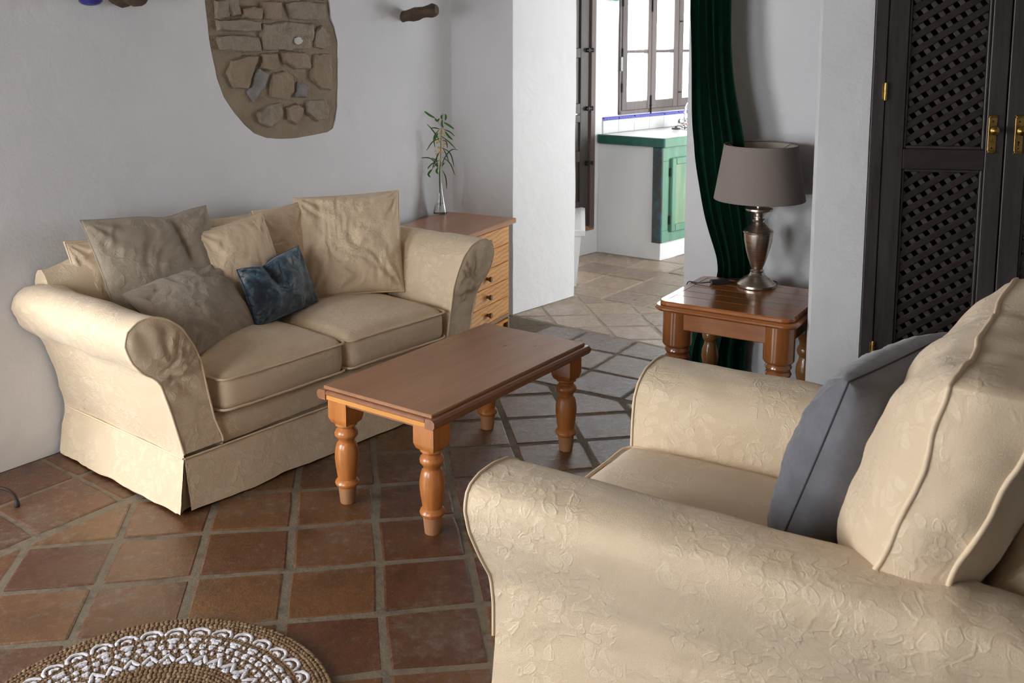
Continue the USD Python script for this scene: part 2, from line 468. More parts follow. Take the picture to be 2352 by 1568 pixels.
STONES = [
    ([(205, 20), (320, 0), (335, 170), (215, 185)], 'stone'), ([(325, 0), (430, -10), (450, 150), (340, 165)], 'stone'),
    ([(470, 95), (560, 60), (640, 75), (640, 180), (480, 185)], 'stone_warm'), ([(650, 10), (850, 0), (845, 185), (660, 190)], 'stone_warm'),
    ([(900, 20), (1120, -5), (1330, 20), (1325, 180), (1150, 195), (960, 185)], 'stone'),
    ([(215, 205), (420, 200), (635, 210), (640, 310), (420, 305), (230, 300)], 'stone'), ([(230, 350), (420, 340), (615, 345), (620, 500), (420, 500), (240, 480)], 'stone'),
    ([(650, 235), (920, 210), (1180, 225), (1190, 320), (1165, 480), (900, 490), (640, 490), (630, 380)], 'stone'),
    ([(1200, 300), (1280, 240), (1370, 330), (1380, 460), (1290, 480), (1205, 470)], 'stone'),
    ([(300, 700), (360, 590), (470, 545), (590, 540), (560, 690), (480, 860), (370, 850)], 'stone_warm'),
    ([(600, 665), (690, 725), (640, 860), (545, 985), (490, 890)], 'stone_grey'),
    ([(640, 520), (800, 515), (815, 660), (720, 690), (645, 660)], 'stone_warm'), ([(840, 510), (1080, 500), (1140, 560), (1140, 680), (1000, 690), (850, 610)], 'stone_warm'),
    ([(1180, 530), (1380, 525), (1385, 680), (1360, 930), (1250, 900), (1150, 780)], 'stone_warm'),
    ([(740, 730), (860, 700), (960, 740), (960, 900), (890, 1000), (760, 950), (690, 940)], 'stone_warm'),
    ([(1000, 815), (1080, 840), (1105, 900), (1090, 975), (1000, 970), (990, 900)], 'stone_grey'),
    ([(590, 1070), (700, 1010), (820, 1010), (845, 1110), (800, 1210), (700, 1250), (610, 1200)], 'stone'),
    ([(880, 1060), (980, 1030), (1040, 1080), (1030, 1170), (960, 1250), (890, 1190)], 'stone_warm'),
    ([(1090, 1010), (1310, 1005), (1330, 1110), (1310, 1220), (1220, 1230), (1140, 1170), (1075, 1120)], 'stone'),
    ([(205, -160), (430, -180), (440, -40), (215, -20)], 'stone'), ([(470, -160), (840, -180), (845, -30), (480, -10)], 'stone_warm'), ([(880, -170), (1330, -160), (1320, -20), (900, -30)], 'stone'),
]
for i, (outline, mk) in enumerate(STONES):
    pts = [pz(*q) for q in outline]
    g = Polygon(pts).buffer(0.010).buffer(-0.006)
    cs = m3.CrossSection([np.array(g.exterior.coords)[:-1]], m3.FillRule.EvenOdd)
    rnd = random.Random(i)
    out = -0.008 - 0.012 * rnd.random()
    lo = np.array(g.exterior.coords)[:-1]
    hi = np.array(g.buffer(-0.008).exterior.coords)[:-1]
    b = m3.Manifold.hull_points(np.vstack([np.c_[lo[:, 0], np.full(len(lo), 0.05), lo[:, 1]], np.c_[lo[:, 0], np.full(len(lo), 0.012), lo[:, 1]], np.c_[hi[:, 0], np.full(len(hi), out), hi[:, 1]]])).refine_to_length(0.014)
    obj('stone', tf(rough(rough(b, 0.013, 14, 10 + i), 0.005, 45, 50 + i), FL_), M[mk], patch, smooth=50)

sx_, sz_ = pz(1000, 395)
sm_ = trimesh.creation.icosphere(2, 1.0)
sv_, sf_ = vf(sm_)
sv_ = sv_ * [.026, .004, .019] * (1 + .5 * (meshkit.noise(sv_ * 2.5, 4) - .5))[:, None] + [sx_, -.019, sz_]
obj('paint_splash', tf((sv_, sf_), FL_), plain('white_splash', (0.55, 0.55, 0.5), 0.8), patch, smooth=True, label='white paint splash on the big stone')

# ------------------------------------------------------------------ the floor: every tile its own piece
floor = thing('floor', 'old terracotta tile floor with wide sandy grout joints', kind='structure')
def half(p, d, side, big=12.0):
    """The half plane to the left (side=1) or right (-1) of the line p + t d."""
    p, d = np.asarray(p, float), np.asarray(d, float) / np.linalg.norm(d)
    n = np.array([-d[1], d[0]]) * side
    return Polygon([p - d * big, p + d * big, p + d * big + n * big, p - d * big + n * big])


_far = half((-0.004, 5.864), (0.79, -0.615), 1)
for _g, _m in ((Polygon(room) - _far, 'grout'), (Polygon(room) & _far, 'grout_pale')):
    for _q in getattr(_g, 'geoms', [_g]):
        obj('grout', prism(_q, -.0532, -.0032), M[_m], floor, smooth=False)
LB = half((-1.571, 3.15), (0.585, 0.811), -1)
B1a, B1b = half((0.273, 4.575), (0.84, -0.54), -1), half((0.273, 4.575), (0.84, -0.54), 1)
B2a, B2b = half((-0.004, 5.864), (0.79, -0.615), -1), half((-0.004, 5.864), (0.79, -0.615), 1)
B3a, B3b = half((0.415, 6.349), (0.795, -0.607), -1), half((0.415, 6.349), (0.795, -0.607), 1)
inside = Polygon([L0 - LD * 1.6, CORNER, PC, PD, (0.1, 6.7), KIT0 - KITD * 0.5, KIT0, KIT0 + KITD * 2.0, (2.1, 6.0), (1.5, 4.5), (1.75, 3.6), (0.6, 1.75), (-0.6, 1.75)])
hidden = Polygon([(0.15, 2.25), (0.85, 1.75), (1.6, 2.9), (1.0, 3.1)])          # under the armchair
inside = inside.difference(hidden)
ZONES = [
    # node, first axis, second axis, steps, zone outline, gap, material, range
    ((-1.631, 3.374), (math.cos(.158), math.sin(.158)), (-math.sin(.158), math.cos(.158)), .284, .284, LB & B1a, .0125, 'tile', (-2, 13, -7, 6)),
    ((-1.652, 3.624), (.585, .811), (-.79, .613), .320, .320, half((-1.571, 3.15), (0.585, 0.811), 1), .011, 'tile', (-6, 8, -2, 3)),
    ((.545, 5.11), (.848, -.53), (.53, .848), .318, .294, LB & B1b & B2a, .009, 'tile', (-5, 5, -4, 5)),
    ((.491, 5.863), (.996, .085), (-.18, .984), .275, .258, B2b & B3a, .008, 'tile_pale', (-4, 5, -4, 4)),
    ((.48, 6.634), (.59, .807), (-.807, .59), .310, .310, B3b, .008, 'tile_pale', (-7, 9, -8, 6)),
]
n_tiles = 0
for zi, (node, e1, e2, s1, s2, zone, gap, mk, (u0, u1, w0, w1)) in enumerate(ZONES):
    node, e1, e2 = np.array(node), np.array(e1), np.array(e2)
    rnd = random.Random(40 + zi)
    jit = {}

    def corner(a, b):
        if (a, b) not in jit:
            jit[a, b] = node + e1 * s1 * a + e2 * s2 * b + np.array([rnd.uniform(-.005, .005), rnd.uniform(-.005, .005)])
        return jit[a, b]

    for a in range(u0, u1):
        for b in range(w0, w1):
            q = Polygon([corner(a, b), corner(a + 1, b), corner(a + 1, b + 1), corner(a, b + 1)]) & zone & inside
            if q.is_empty or q.geom_type != 'Polygon' or q.area < 0.004:
                continue
            q = q.buffer(-gap, join_style=2).buffer(-.006).buffer(.006, quad_segs=2).simplify(.0008)
            if q.is_empty or q.geom_type != 'Polygon' or q.area < 0.002:
                continue
            c = np.array(q.exterior.coords)[:-1]
            # sag the edges a little so that no two tiles are the same
            dens = np.array(q.segmentize(.11).exterior.coords)[:-1]
            dens = dens + np.stack([meshkit.noise(np.c_[dens * 23, np.full(len(dens), 7.0 * k + zi)], k) - .5 for k in range(2)], 1) * .009
            i = np.array(Polygon(dens).buffer(-.0065, join_style=2).exterior.coords)[:-1]
            top = rnd.uniform(-.0012, .0012)
            tx, ty = rnd.uniform(-.006, .006), rnd.uniform(-.006, .006)
            ctr = dens.mean(0)
            zt = lambda p: top + (p - ctr) @ np.array([tx, ty])
            pts = np.vstack([np.c_[dens, np.full(len(dens), -.012)], np.c_[dens, zt(dens) - .0032], np.c_[i, zt(i)]])
            obj('tile', m3.Manifold.hull_points(pts), M[mk], floor, smooth=False)
            n_tiles += 1
print('floor tiles', n_tiles)

# ------------------------------------------------------------------ upholstery materials
def damask(name, lo, hi, bump=0.5, wr=0.35, sc=1.0, rough=0.62, sheen=0.25):
    """Woven cotton with a raised floral jacquard: scrolling outlines and filled petals."""
    nodes = {
        'tc': ('texture_coordinate', {}),
        'wn': ('noise_texture', {'scale': 11.0 * sc, 'detail': 2}),
        'wv': ('vector_math', {'math_type': 'scale', 'scale': 0.085 / sc}),
        'ad': ('vector_math', {'math_type': 'add'}),
        'vo': ('voronoi_texture', {'feature': 'f1', 'scale': 26.0 * sc}),
        've': ('voronoi_texture', {'feature': 'distance_to_edge', 'scale': 22.0 * sc}),
        'er': ('rgb_ramp', {'ramp': [(0.0, (1, 1, 1)), (0.07, (0.55, 0.55, 0.55)), (0.14, (0, 0, 0))]}),
        'mk': ('noise_texture', {'scale': 4.2 * sc, 'detail': 2}),
        'mr': ('map_range', {'from_min': 0.40, 'from_max': 0.48, 'to_min': 0.0, 'to_max': 1.0, 'clamp': True}),
        'pr': ('rgb_ramp', {'ramp': [(0.0, (0.2, 0.2, 0.2)), (0.12, (0.9, 0.9, 0.9)), (0.30, (0.55, 0.55, 0.55)), (0.40, (1, 1, 1)), (0.47, (0, 0, 0))]}),
        'em': ('math', {'math_type': 'multiply'}),
        'pm': ('math', {'math_type': 'multiply'}),
        'pa': ('math', {'math_type': 'add'}),
        'wk': ('noise_texture', {'type': 'ridged_multifractal', 'scale': 5.5 * sc, 'detail': 4, 'roughness': 0.5, 'distortion': 1.2}),
        'fn': ('noise_texture', {'scale': 650.0, 'detail': 2}),
        'h1': ('math', {'math_type': 'multiply_add', 'value2': 0.55}),
        'h2': ('math', {'math_type': 'multiply_add', 'value2': wr}),
        'cm': ('mix_color', {'blend_type': 'mix', 'a': lo, 'b': hi}),
        'b': ('bump', {'strength': bump, 'distance': 0.009}),
        'p': ('principled_bsdf', {'roughness': rough, 'sheen_weight': sheen, 'sheen_roughness': 0.4, 'specular_ior_level': 0.3}),
    }
    links = [('tc.object', 'wn.vector'), ('wn.color', 'wv.vector1'), ('tc.object', 'ad.vector1'), ('wv.vector', 'ad.vector2'), ('ad.vector', 'vo.vector'), ('ad.vector', 've.vector'),
             ('tc.object', 'mk.vector'), ('mk.fac', 'mr.value'), ('ve.distance', 'er.fac'), ('er.color', 'em.value1'), ('mr.result', 'em.value2'), ('vo.distance', 'pr.fac'), ('pr.color', 'pm.value1'), ('mr.result', 'pm.value2'),
             ('em.value', 'pa.value1'), ('pm.value', 'pa.value2'), ('tc.object', 'wk.vector'), ('tc.object', 'fn.vector'),
             ('pa.value', 'h1.value1'), ('fn.fac', 'h1.value3'), ('wk.fac', 'h2.value1'), ('h1.value', 'h2.value3'), ('h2.value', 'b.height'), ('b.normal', 'p.normal'), ('pm.value', 'cm.fac'), ('cm.result', 'p.base_color')]
    return mat(name, nodes, links)


M['cream'] = damask('cream_damask', (0.735, 0.585, 0.405), (0.79, 0.645, 0.46), 0.40, 0.55)
M['cream_crinkled'] = damask('cream_crinkled', (0.745, 0.585, 0.405), (0.785, 0.63, 0.445), 0.42, 0.9, sc=1.4)
M['cream_plain'] = damask('cream_seat', (0.70, 0.55, 0.375), (0.74, 0.59, 0.41), 0.34, 0.3)
M['piping'] = plain('cream_piping', (0.76, 0.60, 0.42), 0.7)
M['beige'] = damask('beige_linen', (0.36, 0.30, 0.23), (0.41, 0.345, 0.265), 0.5, 0.9, sc=0.9, rough=0.7, sheen=0.4)
M['slate'] = mottled('slate_linen', (0.085, 0.088, 0.105), (0.135, 0.138, 0.16), 10, 0.8, 0.5, 30, 0.006, extra={'sheen_weight': 0.35})
M['dark_seam'] = plain('dark_zip_tape', (0.03, 0.03, 0.035), 0.8)


# ------------------------------------------------------------------ slip-covered sofa and armchair
def patch2d(poly, h):
    """A triangulated flat outline with interior points: (points, triangles)."""
    g = Polygon(poly)
    bd = np.array(g.segmentize(h).exterior.coords)[:-1]
    x0, y0, x1, y1 = g.bounds
    X, Y = np.meshgrid(np.arange(x0, x1, h), np.arange(y0, y1, h))
    inner = g.buffer(-h * .5)
    from shapely import contains_xy
    P = np.c_[X.ravel(), Y.ravel()]
    P = np.vstack([bd, P[contains_xy(inner, P[:, 0], P[:, 1])]])
    t = Delaunay(P).simplices
    c = P[t].mean(1)
    t = t[contains_xy(g, c[:, 0], c[:, 1])]
    a = P[t]
    area = np.cross(a[:, 1] - a[:, 0], a[:, 2] - a[:, 0])
    t[area < 0] = t[area < 0][:, ::-1]
    return P, t, len(bd)


def cloth_noise(p, amp, seed, scale=9.0):
    return (meshkit.fbm(p * scale, 4, seed) - .5) * 2 * amp


def cushion_box(w, d, h, r=.035, n=22, bulge=(.03, .012), seed=1, amp=.006):
    """A soft box cushion centred on its footprint, standing on z=0."""
    b = trimesh.creation.box((2, 2, 2))
    faces = []
    lin = np.linspace(-1, 1, n)
    A, B = np.meshgrid(lin, lin, indexing='ij')
    for ax in range(3):
        for s in (-1, 1):
            P = np.zeros((n, n, 3))
            o = [k for k in range(3) if k != ax]
            P[..., ax] = s
            P[..., o[0]], P[..., o[1]] = A, B
            faces.append(fix_grid(P, ax, s))
    v, f = join(*faces)
    half_ = np.array([w, d, h]) / 2
    q = v * half_
    core = np.clip(q, -(half_ - r), half_ - r)
    e = q - core
    ln = np.linalg.norm(e, axis=1, keepdims=True)
    pos = core + e / np.maximum(ln, 1e-9) * r
    x, y, z = v[:, 0], v[:, 1], v[:, 2]
    pos[:, 2] += bulge[0] * (1 - x ** 2) * (1 - y ** 2) * np.sign(z) * (np.abs(z) > .2)
    pos[:, 1] += bulge[1] * (1 - x ** 2) * (1 - z ** 2) * np.sign(y) * (np.abs(y) > .95)
    pos[:, 0] += bulge[1] * (1 - y ** 2) * (1 - z ** 2) * np.sign(x) * (np.abs(x) > .95)
    pos[:, 2] += cloth_noise(pos, amp, seed, 6)
    pos[:, 2] += h / 2
    v2, f2 = weld((pos, f))
    return v2, f2


def fix_grid(P, ax, s):
    v, f = grid(P)
    nrm = np.cross(v[f[0][1]] - v[f[0][0]], v[f[0][2]] - v[f[0][0]])
    return (v, f[:, ::-1]) if nrm[ax] * s < 0 else (v, f)


def weld(mesh, tol=1e-5):
    v, f = vf(mesh)
    key = np.round(v / tol).astype(np.int64)
    _, idx, inv = np.unique(key, axis=0, return_index=True, return_inverse=True)
    f = inv.ravel()[f]
    f = f[(f[:, 0] != f[:, 1]) & (f[:, 1] != f[:, 2]) & (f[:, 0] != f[:, 2])]
    return v[idx], f


def rr_loop(w, d, r, z, n=80):
    g = sbox(-w / 2 + r, -d / 2 + r, w / 2 - r, d / 2 - r).buffer(r, quad_segs=6)
    L = g.exterior.length
    p = np.array([g.exterior.interpolate(t).coords[0] for t in np.linspace(0, L, n, endpoint=False)])
    return np.c_[p, np.full(n, z)]


def slip_seat(name, label, cat, loc, rot, L, D, prof, back_top, back_low, seats, seat_h, seam_z, rail_z, rail_v=0.015, back_in=None, back_v=(.72, .81, .865, .905, .945, .985), seat_d=.70):
    """A rolled-arm seat under a loose cover. Local x runs along its width, y to its back; the profile of its left arm is [(x, z)] from hem to inner foot."""
    t = thing(name, label, cat, (loc[0], loc[1], 0), rot)
    arm = smoothpath(prof, 64, 3)
    for side in (0, 1):
        rn = 11 + 7 * side
        m = 44
        ys = np.linspace(0, D, m)
        P = np.zeros((64, m, 3))
        for j, y in enumerate(ys):
            x, z = arm[:, 0].copy(), arm[:, 1].copy()
            # the roll softens towards the back
            k = np.clip((y - D * .86) / (D * .14), 0, 1)
            cx = .02
            x = cx + (x - cx) * (1 - .10 * k ** 2)
            z = np.where(z > .25, .25 + (z - .25) * (1 - .05 * k ** 2), z)
            P[:, j] = np.c_[x, np.full(64, y), z]
        Q = P.copy()
        du = np.gradient(P, axis=0); dv = np.gradient(P, axis=1)
        nn = np.cross(du, dv); nn /= np.maximum(np.linalg.norm(nn, axis=2, keepdims=True), 1e-9)
        flat = P.reshape(-1, 3)
        disp = (cloth_noise(flat, .007, rn, 5.5) + cloth_noise(flat * [1, .45, 1.6], .005, rn + 3, 16)).reshape(64, m)
        edge = np.clip(np.minimum(ys, .05) / .05, 0, 1)[None]
        # drag lines running back and down from the neck of the arm
        neck = np.exp(-((P[..., 2] - .47) / .09) ** 2) * np.exp(-P[..., 1] / .3)
        disp = disp * edge + .006 * neck * np.sin(P[..., 2] * 95 + P[..., 1] * 22) * edge
        disp += .009 * np.exp(-((P[..., 1] - D * .83) / .02) ** 2) * np.clip((P[..., 2] - .2) / .3, 0, 1)
        Q += nn * disp[..., None]
        hem = P[..., 2] < .03
        Q[..., 2] = np.where(hem, np.maximum(.006 + .012 * meshkit.noise(P * 14, rn), .004), np.maximum(Q[..., 2], .004))
        if side:
            Q[..., 0] = L - Q[..., 0]
        v, f = grid(Q)
        # make it face outwards
        c = v[f].mean(1); n_ = np.cross(v[f[:, 1]] - v[f[:, 0]], v[f[:, 2]] - v[f[:, 0]])
        top = c[:, 2] > c[:, 2].max() - .02
        if n_[top][:, 2].mean() < 0:
            f = f[:, ::-1]
        # close the end at the back
        P2, tri, nb = patch2d(np.c_[Q[:, -1, 0], Q[:, -1, 2]], .03)
        cap = np.c_[P2[:, 0], np.full(len(P2), D), P2[:, 1]]
        body = obj('arm', join((v, f), (cap, tri[:, ::-1])), M['cream'], t, smooth=60)
        # front panel
        pol = arm[(arm[:, 1] >= seam_z - .001)]
        P2, tri, nb = patch2d(pol, .014)
        cy = prof[5][1]
        d_edge = np.array([LineString(np.vstack([pol, pol[:1]])).distance(__import__('shapely').Point(p)) for p in P2])
        amp = np.clip(d_edge / .03, 0, 1)
        r_ = np.hypot(P2[:, 0] + .03, P2[:, 1] - .61)
        an = np.arctan2(P2[:, 1] - .52, P2[:, 0] - .03)
        fold = .0055 * np.sin(an * 15 + 2 * np.sin(P2[:, 1] * 30)) * np.clip((P2[:, 1] - .42) / .1, 0, 1) + .005 * np.sin(P2[:, 0] * 45 + P2[:, 1] * 60) * np.exp(-((P2[:, 1] - .46) / .1) ** 2)
        yy = -.006 - .016 * np.clip(d_edge / .06, 0, 1) ** .5 * (P2[:, 1] > .5) - amp * fold + amp * cloth_noise(np.c_[P2, P2[:, 0]], .006, rn + 9, 14)
        X = P2[:, 0] if not side else L - P2[:, 0]
        v = np.c_[X, yy, P2[:, 1]]
        n_ = np.cross(v[tri[0][1]] - v[tri[0][0]], v[tri[0][2]] - v[tri[0][0]])
        obj('arm_front', (v, tri if n_[1] < 0 else tri[:, ::-1]), M['cream'], t, smooth=70)
        pp = np.c_[pol[:, 0] if not side else L - pol[:, 0], np.full(len(pol), -.005), pol[:, 1]]
        obj('piping', tube(pp, .0045, 6), M['piping'], t, smooth=True)
    # seat platform and back
    inner = prof[-1][0]
    obj('base', cbox(.06, L - .06, .03, D - .03, .05, rail_z, .01), M['cream'], t)
    # front rail
    U = np.linspace(inner - .02, L - inner + .02, 60); Z = np.linspace(seam_z, rail_z, 8)
    UU, ZZ = np.meshgrid(U, Z, indexing='ij')
    V = rail_v - .010 * np.sin(np.pi * (ZZ - seam_z) / (rail_z - seam_z)) + cloth_noise(np.stack([UU, ZZ * 0, ZZ], -1), .006, 5, 9)
    V = np.where(ZZ > rail_z - .015, V + .03, V)
    g = grid(np.stack([UU, V, ZZ + .012 * np.sin(np.pi * (UU - inner) / (L - 2 * inner)) * (ZZ < rail_z - .01)], -1))
    n_ = np.cross(g[0][g[1][0][1]] - g[0][g[1][0][0]], g[0][g[1][0][2]] - g[0][g[1][0][0]])
    obj('front_rail', (g[0], g[1] if n_[1] < 0 else g[1][:, ::-1]), M['cream'], t, smooth=60)
    # back: a leaning panel with a rolled top
    bp = smoothpath([(D * back_v[0], rail_z), (D * back_v[1], back_low), (D * back_v[2], back_top - .06), (D * back_v[3], back_top - .01), (D * back_v[4], back_top), (D * back_v[5], back_top - .03), (D, back_top - .10), (D * .995, .4), (D, .012)], 46)
    us = np.linspace(-.05, L + .05, 56)
    P = np.zeros((46, 56, 3))
    for j, x in enumerate(us):
        k = min(1, max(0, min(x + .05, L + .05 - x) / .34)); k = k * k * (3 - 2 * k)
        drop = (1 - k) * .09
        zz = bp[:, 1] - drop * np.clip((bp[:, 1] - .4) / (back_top - .4), 0, 1)
        P[:, j] = np.c_[np.full(46, x), bp[:, 0], zz]
    io = int(np.argmax(arm[:, 1]))
    lim = np.interp(P[..., 2], arm[:io, 1], arm[:io, 0]) + .02
    if back_in is not None:
        lim = np.full_like(lim, back_in)
    P[..., 0] = np.clip(P[..., 0], lim, L - lim)
    fl = P.reshape(-1, 3)
    P[..., 2] += cloth_noise(fl, .006, 21, 7).reshape(46, 56) * (P[..., 2] > .1)
    P[..., 1] += cloth_noise(fl, .005, 22, 9).reshape(46, 56)
    g = grid(P)
    c = g[0][g[1]].mean(1); n_ = np.cross(g[0][g[1][:, 1]] - g[0][g[1][:, 0]], g[0][g[1][:, 2]] - g[0][g[1][:, 0]])
    top = c[:, 2] > back_top - .03
    ends = []
    for j, fl_ in ((0, False), (-1, True)):
        e_ = P[:, j]
        P2, tri, nb = patch2d(e_[:, 1:], .03)
        w_ = np.array([e_[np.argmin(np.hypot(e_[:, 1] - q[0], e_[:, 2] - q[1])), 0] for q in P2])
        ends.append((np.c_[w_, P2], tri if fl_ else tri[:, ::-1]))
    obj('back', join((g[0], g[1] if n_[top][:, 2].mean() > 0 else g[1][:, ::-1]), *ends), M['cream'], t, smooth=60)
    # skirt with an inverted pleat at each front corner
    for part in ('front', 'left', 'right'):
        n = 90
        s = np.linspace(0, 1, n)
        zs = np.linspace(0, 1, 12)
        if part == 'front':
            top = np.c_[.042 + s * (L - .084), np.full(n, rail_v - .012), np.full(n, seam_z)]
            bot = np.c_[.046 + s * (L - .092), np.full(n, -.026), np.full(n, .008)]
        else:
            top = np.c_[np.full(n, .042), .002 + s * (D - .01), np.full(n, seam_z)]
            bot = np.c_[np.full(n, .0), -.028 + s * (D + .012), np.full(n, .012)]
            if part == 'right':
                top[:, 0] = L - top[:, 0]; bot[:, 0] = L - bot[:, 0]
        P = top[:, None] * (1 - zs)[None, :, None] + bot[:, None] * zs[None, :, None]
        w = zs[None, :] ** 1.4
        wob = (meshkit.fbm(np.stack([s * 7, s * 0, s * 0], -1), 3, 31 + len(part)) - .5)[:, None] * .026 * w + (meshkit.fbm(P * 11, 3, 4) - .5) * .014
        ax = 1 if part == 'front' else 0
        sg = -1 if part != 'right' else 1
        P[..., ax] += sg * wob * .6
        P[..., 2] += w * (meshkit.fbm(np.stack([s * 11, s * 0, s * 0 + 3], -1), 3, 8) - .5)[:, None] * .010
        g = grid(P)
        c = g[0].mean(0); n_ = np.cross(g[0][g[1][:, 1]] - g[0][g[1][:, 0]], g[0][g[1][:, 2]] - g[0][g[1][:, 0]]).mean(0)
        sk = obj('skirt', (g[0], g[1] if n_[ax] * sg > 0 else g[1][:, ::-1]), M['cream'], t, smooth=60)
        seam = top.copy()
        seam[:, ax] += sg * .004
        obj('piping', tube(seam, .004, 6), M['piping'], sk, smooth=True)
    for side in (0, 1):
        X = lambda x: x if not side else L - x
        P = np.array([[[X(.002), -.024, .014], [X(.044), .0, seam_z]], [[X(.03), -.006, .014], [X(.05), .004, seam_z]], [[X(.09), .002, .014], [X(.075), .006, seam_z]]])
        obj('pleat', join(grid(P), (grid(P)[0], grid(P)[1][:, ::-1])), M['cream'], t, smooth=True)
    # seat cushions
    for k, (a, b) in enumerate(seats):
        w = b - a
        dd = D * seat_d
        cz = rail_z - .004
        cm = cushion_box(w, dd, seat_h, .05, 28, (.042, .016), 60 + k, .005)
        cc = obj('seat_cushion', move(cm, ((a + b) / 2, dd / 2 - .012, cz)), M['cream_plain'], t, smooth=True)
        for zz in (.022, seat_h - .020):
            lp = rr_loop(w + .006, dd + .006, .04, zz, 110)
            bul = .030 * 0
            k2 = (1 - (lp[:, 0] / (w / 2)) ** 2)
            lp[:, 1] += np.where(lp[:, 1] < -dd / 2 + .02, -.002, 0)
            lp[:, 2] += cloth_noise(lp * [1, 1, 0], .004, 71 + k, 8)
            obj('piping', move(tube(lp, .0052, 6, closed=True), ((a + b) / 2, dd / 2 - .012, cz)), M['piping'], cc, smooth=True)
    return t


SOFA_PROF = [(0, .006), (.02, .10), (.044, .192), (-.005, .38), (-.04, .49), (-.06, .515), (-.10, .54), (-.14, .59), (-.162, .65), (-.15, .695), (-.11, .722), (-.055, .725), (-.005, .708), (.05, .665), (.092, .596), (.122, .526), (.137, .443), (.165, .306), (.197, .23), (.20, .19)]
SOFA_ROT = math.atan2(.777, .63)
SOFA = np.array([-1.168, 3.304])
sofa = slip_seat('sofa', 'two seater rolled arm sofa in a loose cream damask cover against the long wall', 'sofa', SOFA, SOFA_ROT, 1.55, .83, SOFA_PROF, .865, .60,
                 [(.195, .785), (.79, 1.375)], .155, .195, .305)
CHAIR_PROF = [(-.036, .006), (-.015, .10), (0, .2), (0, .30), (-.012, .37), (-.055, .437), (-.10, .52), (-.118, .585), (-.105, .628), (-.06, .645), (0, .648), (.07, .638), (.12, .61), (.148, .57), (.158, .50), (.162, .42), (.166, .30), (.168, .2)]
CV = np.array([math.cos(math.radians(-32.5)), math.sin(math.radians(-32.5))])
CU = np.array([CV[1], -CV[0]])
CH_L = .92
CHAIR = np.array([-.041, 2.268]) - CU * CH_L
chair = slip_seat('armchair', 'cream damask rolled arm armchair at the right, its back to the camera', 'armchair', CHAIR, math.atan2(CU[1], CU[0]), CH_L, 1.22, CHAIR_PROF, .70, .52,
                  [(.165, CH_L - .165)], .16, .2, .285, back_in=.13, back_v=(.785, .82, .875, .91, .95, .985), seat_d=.66)


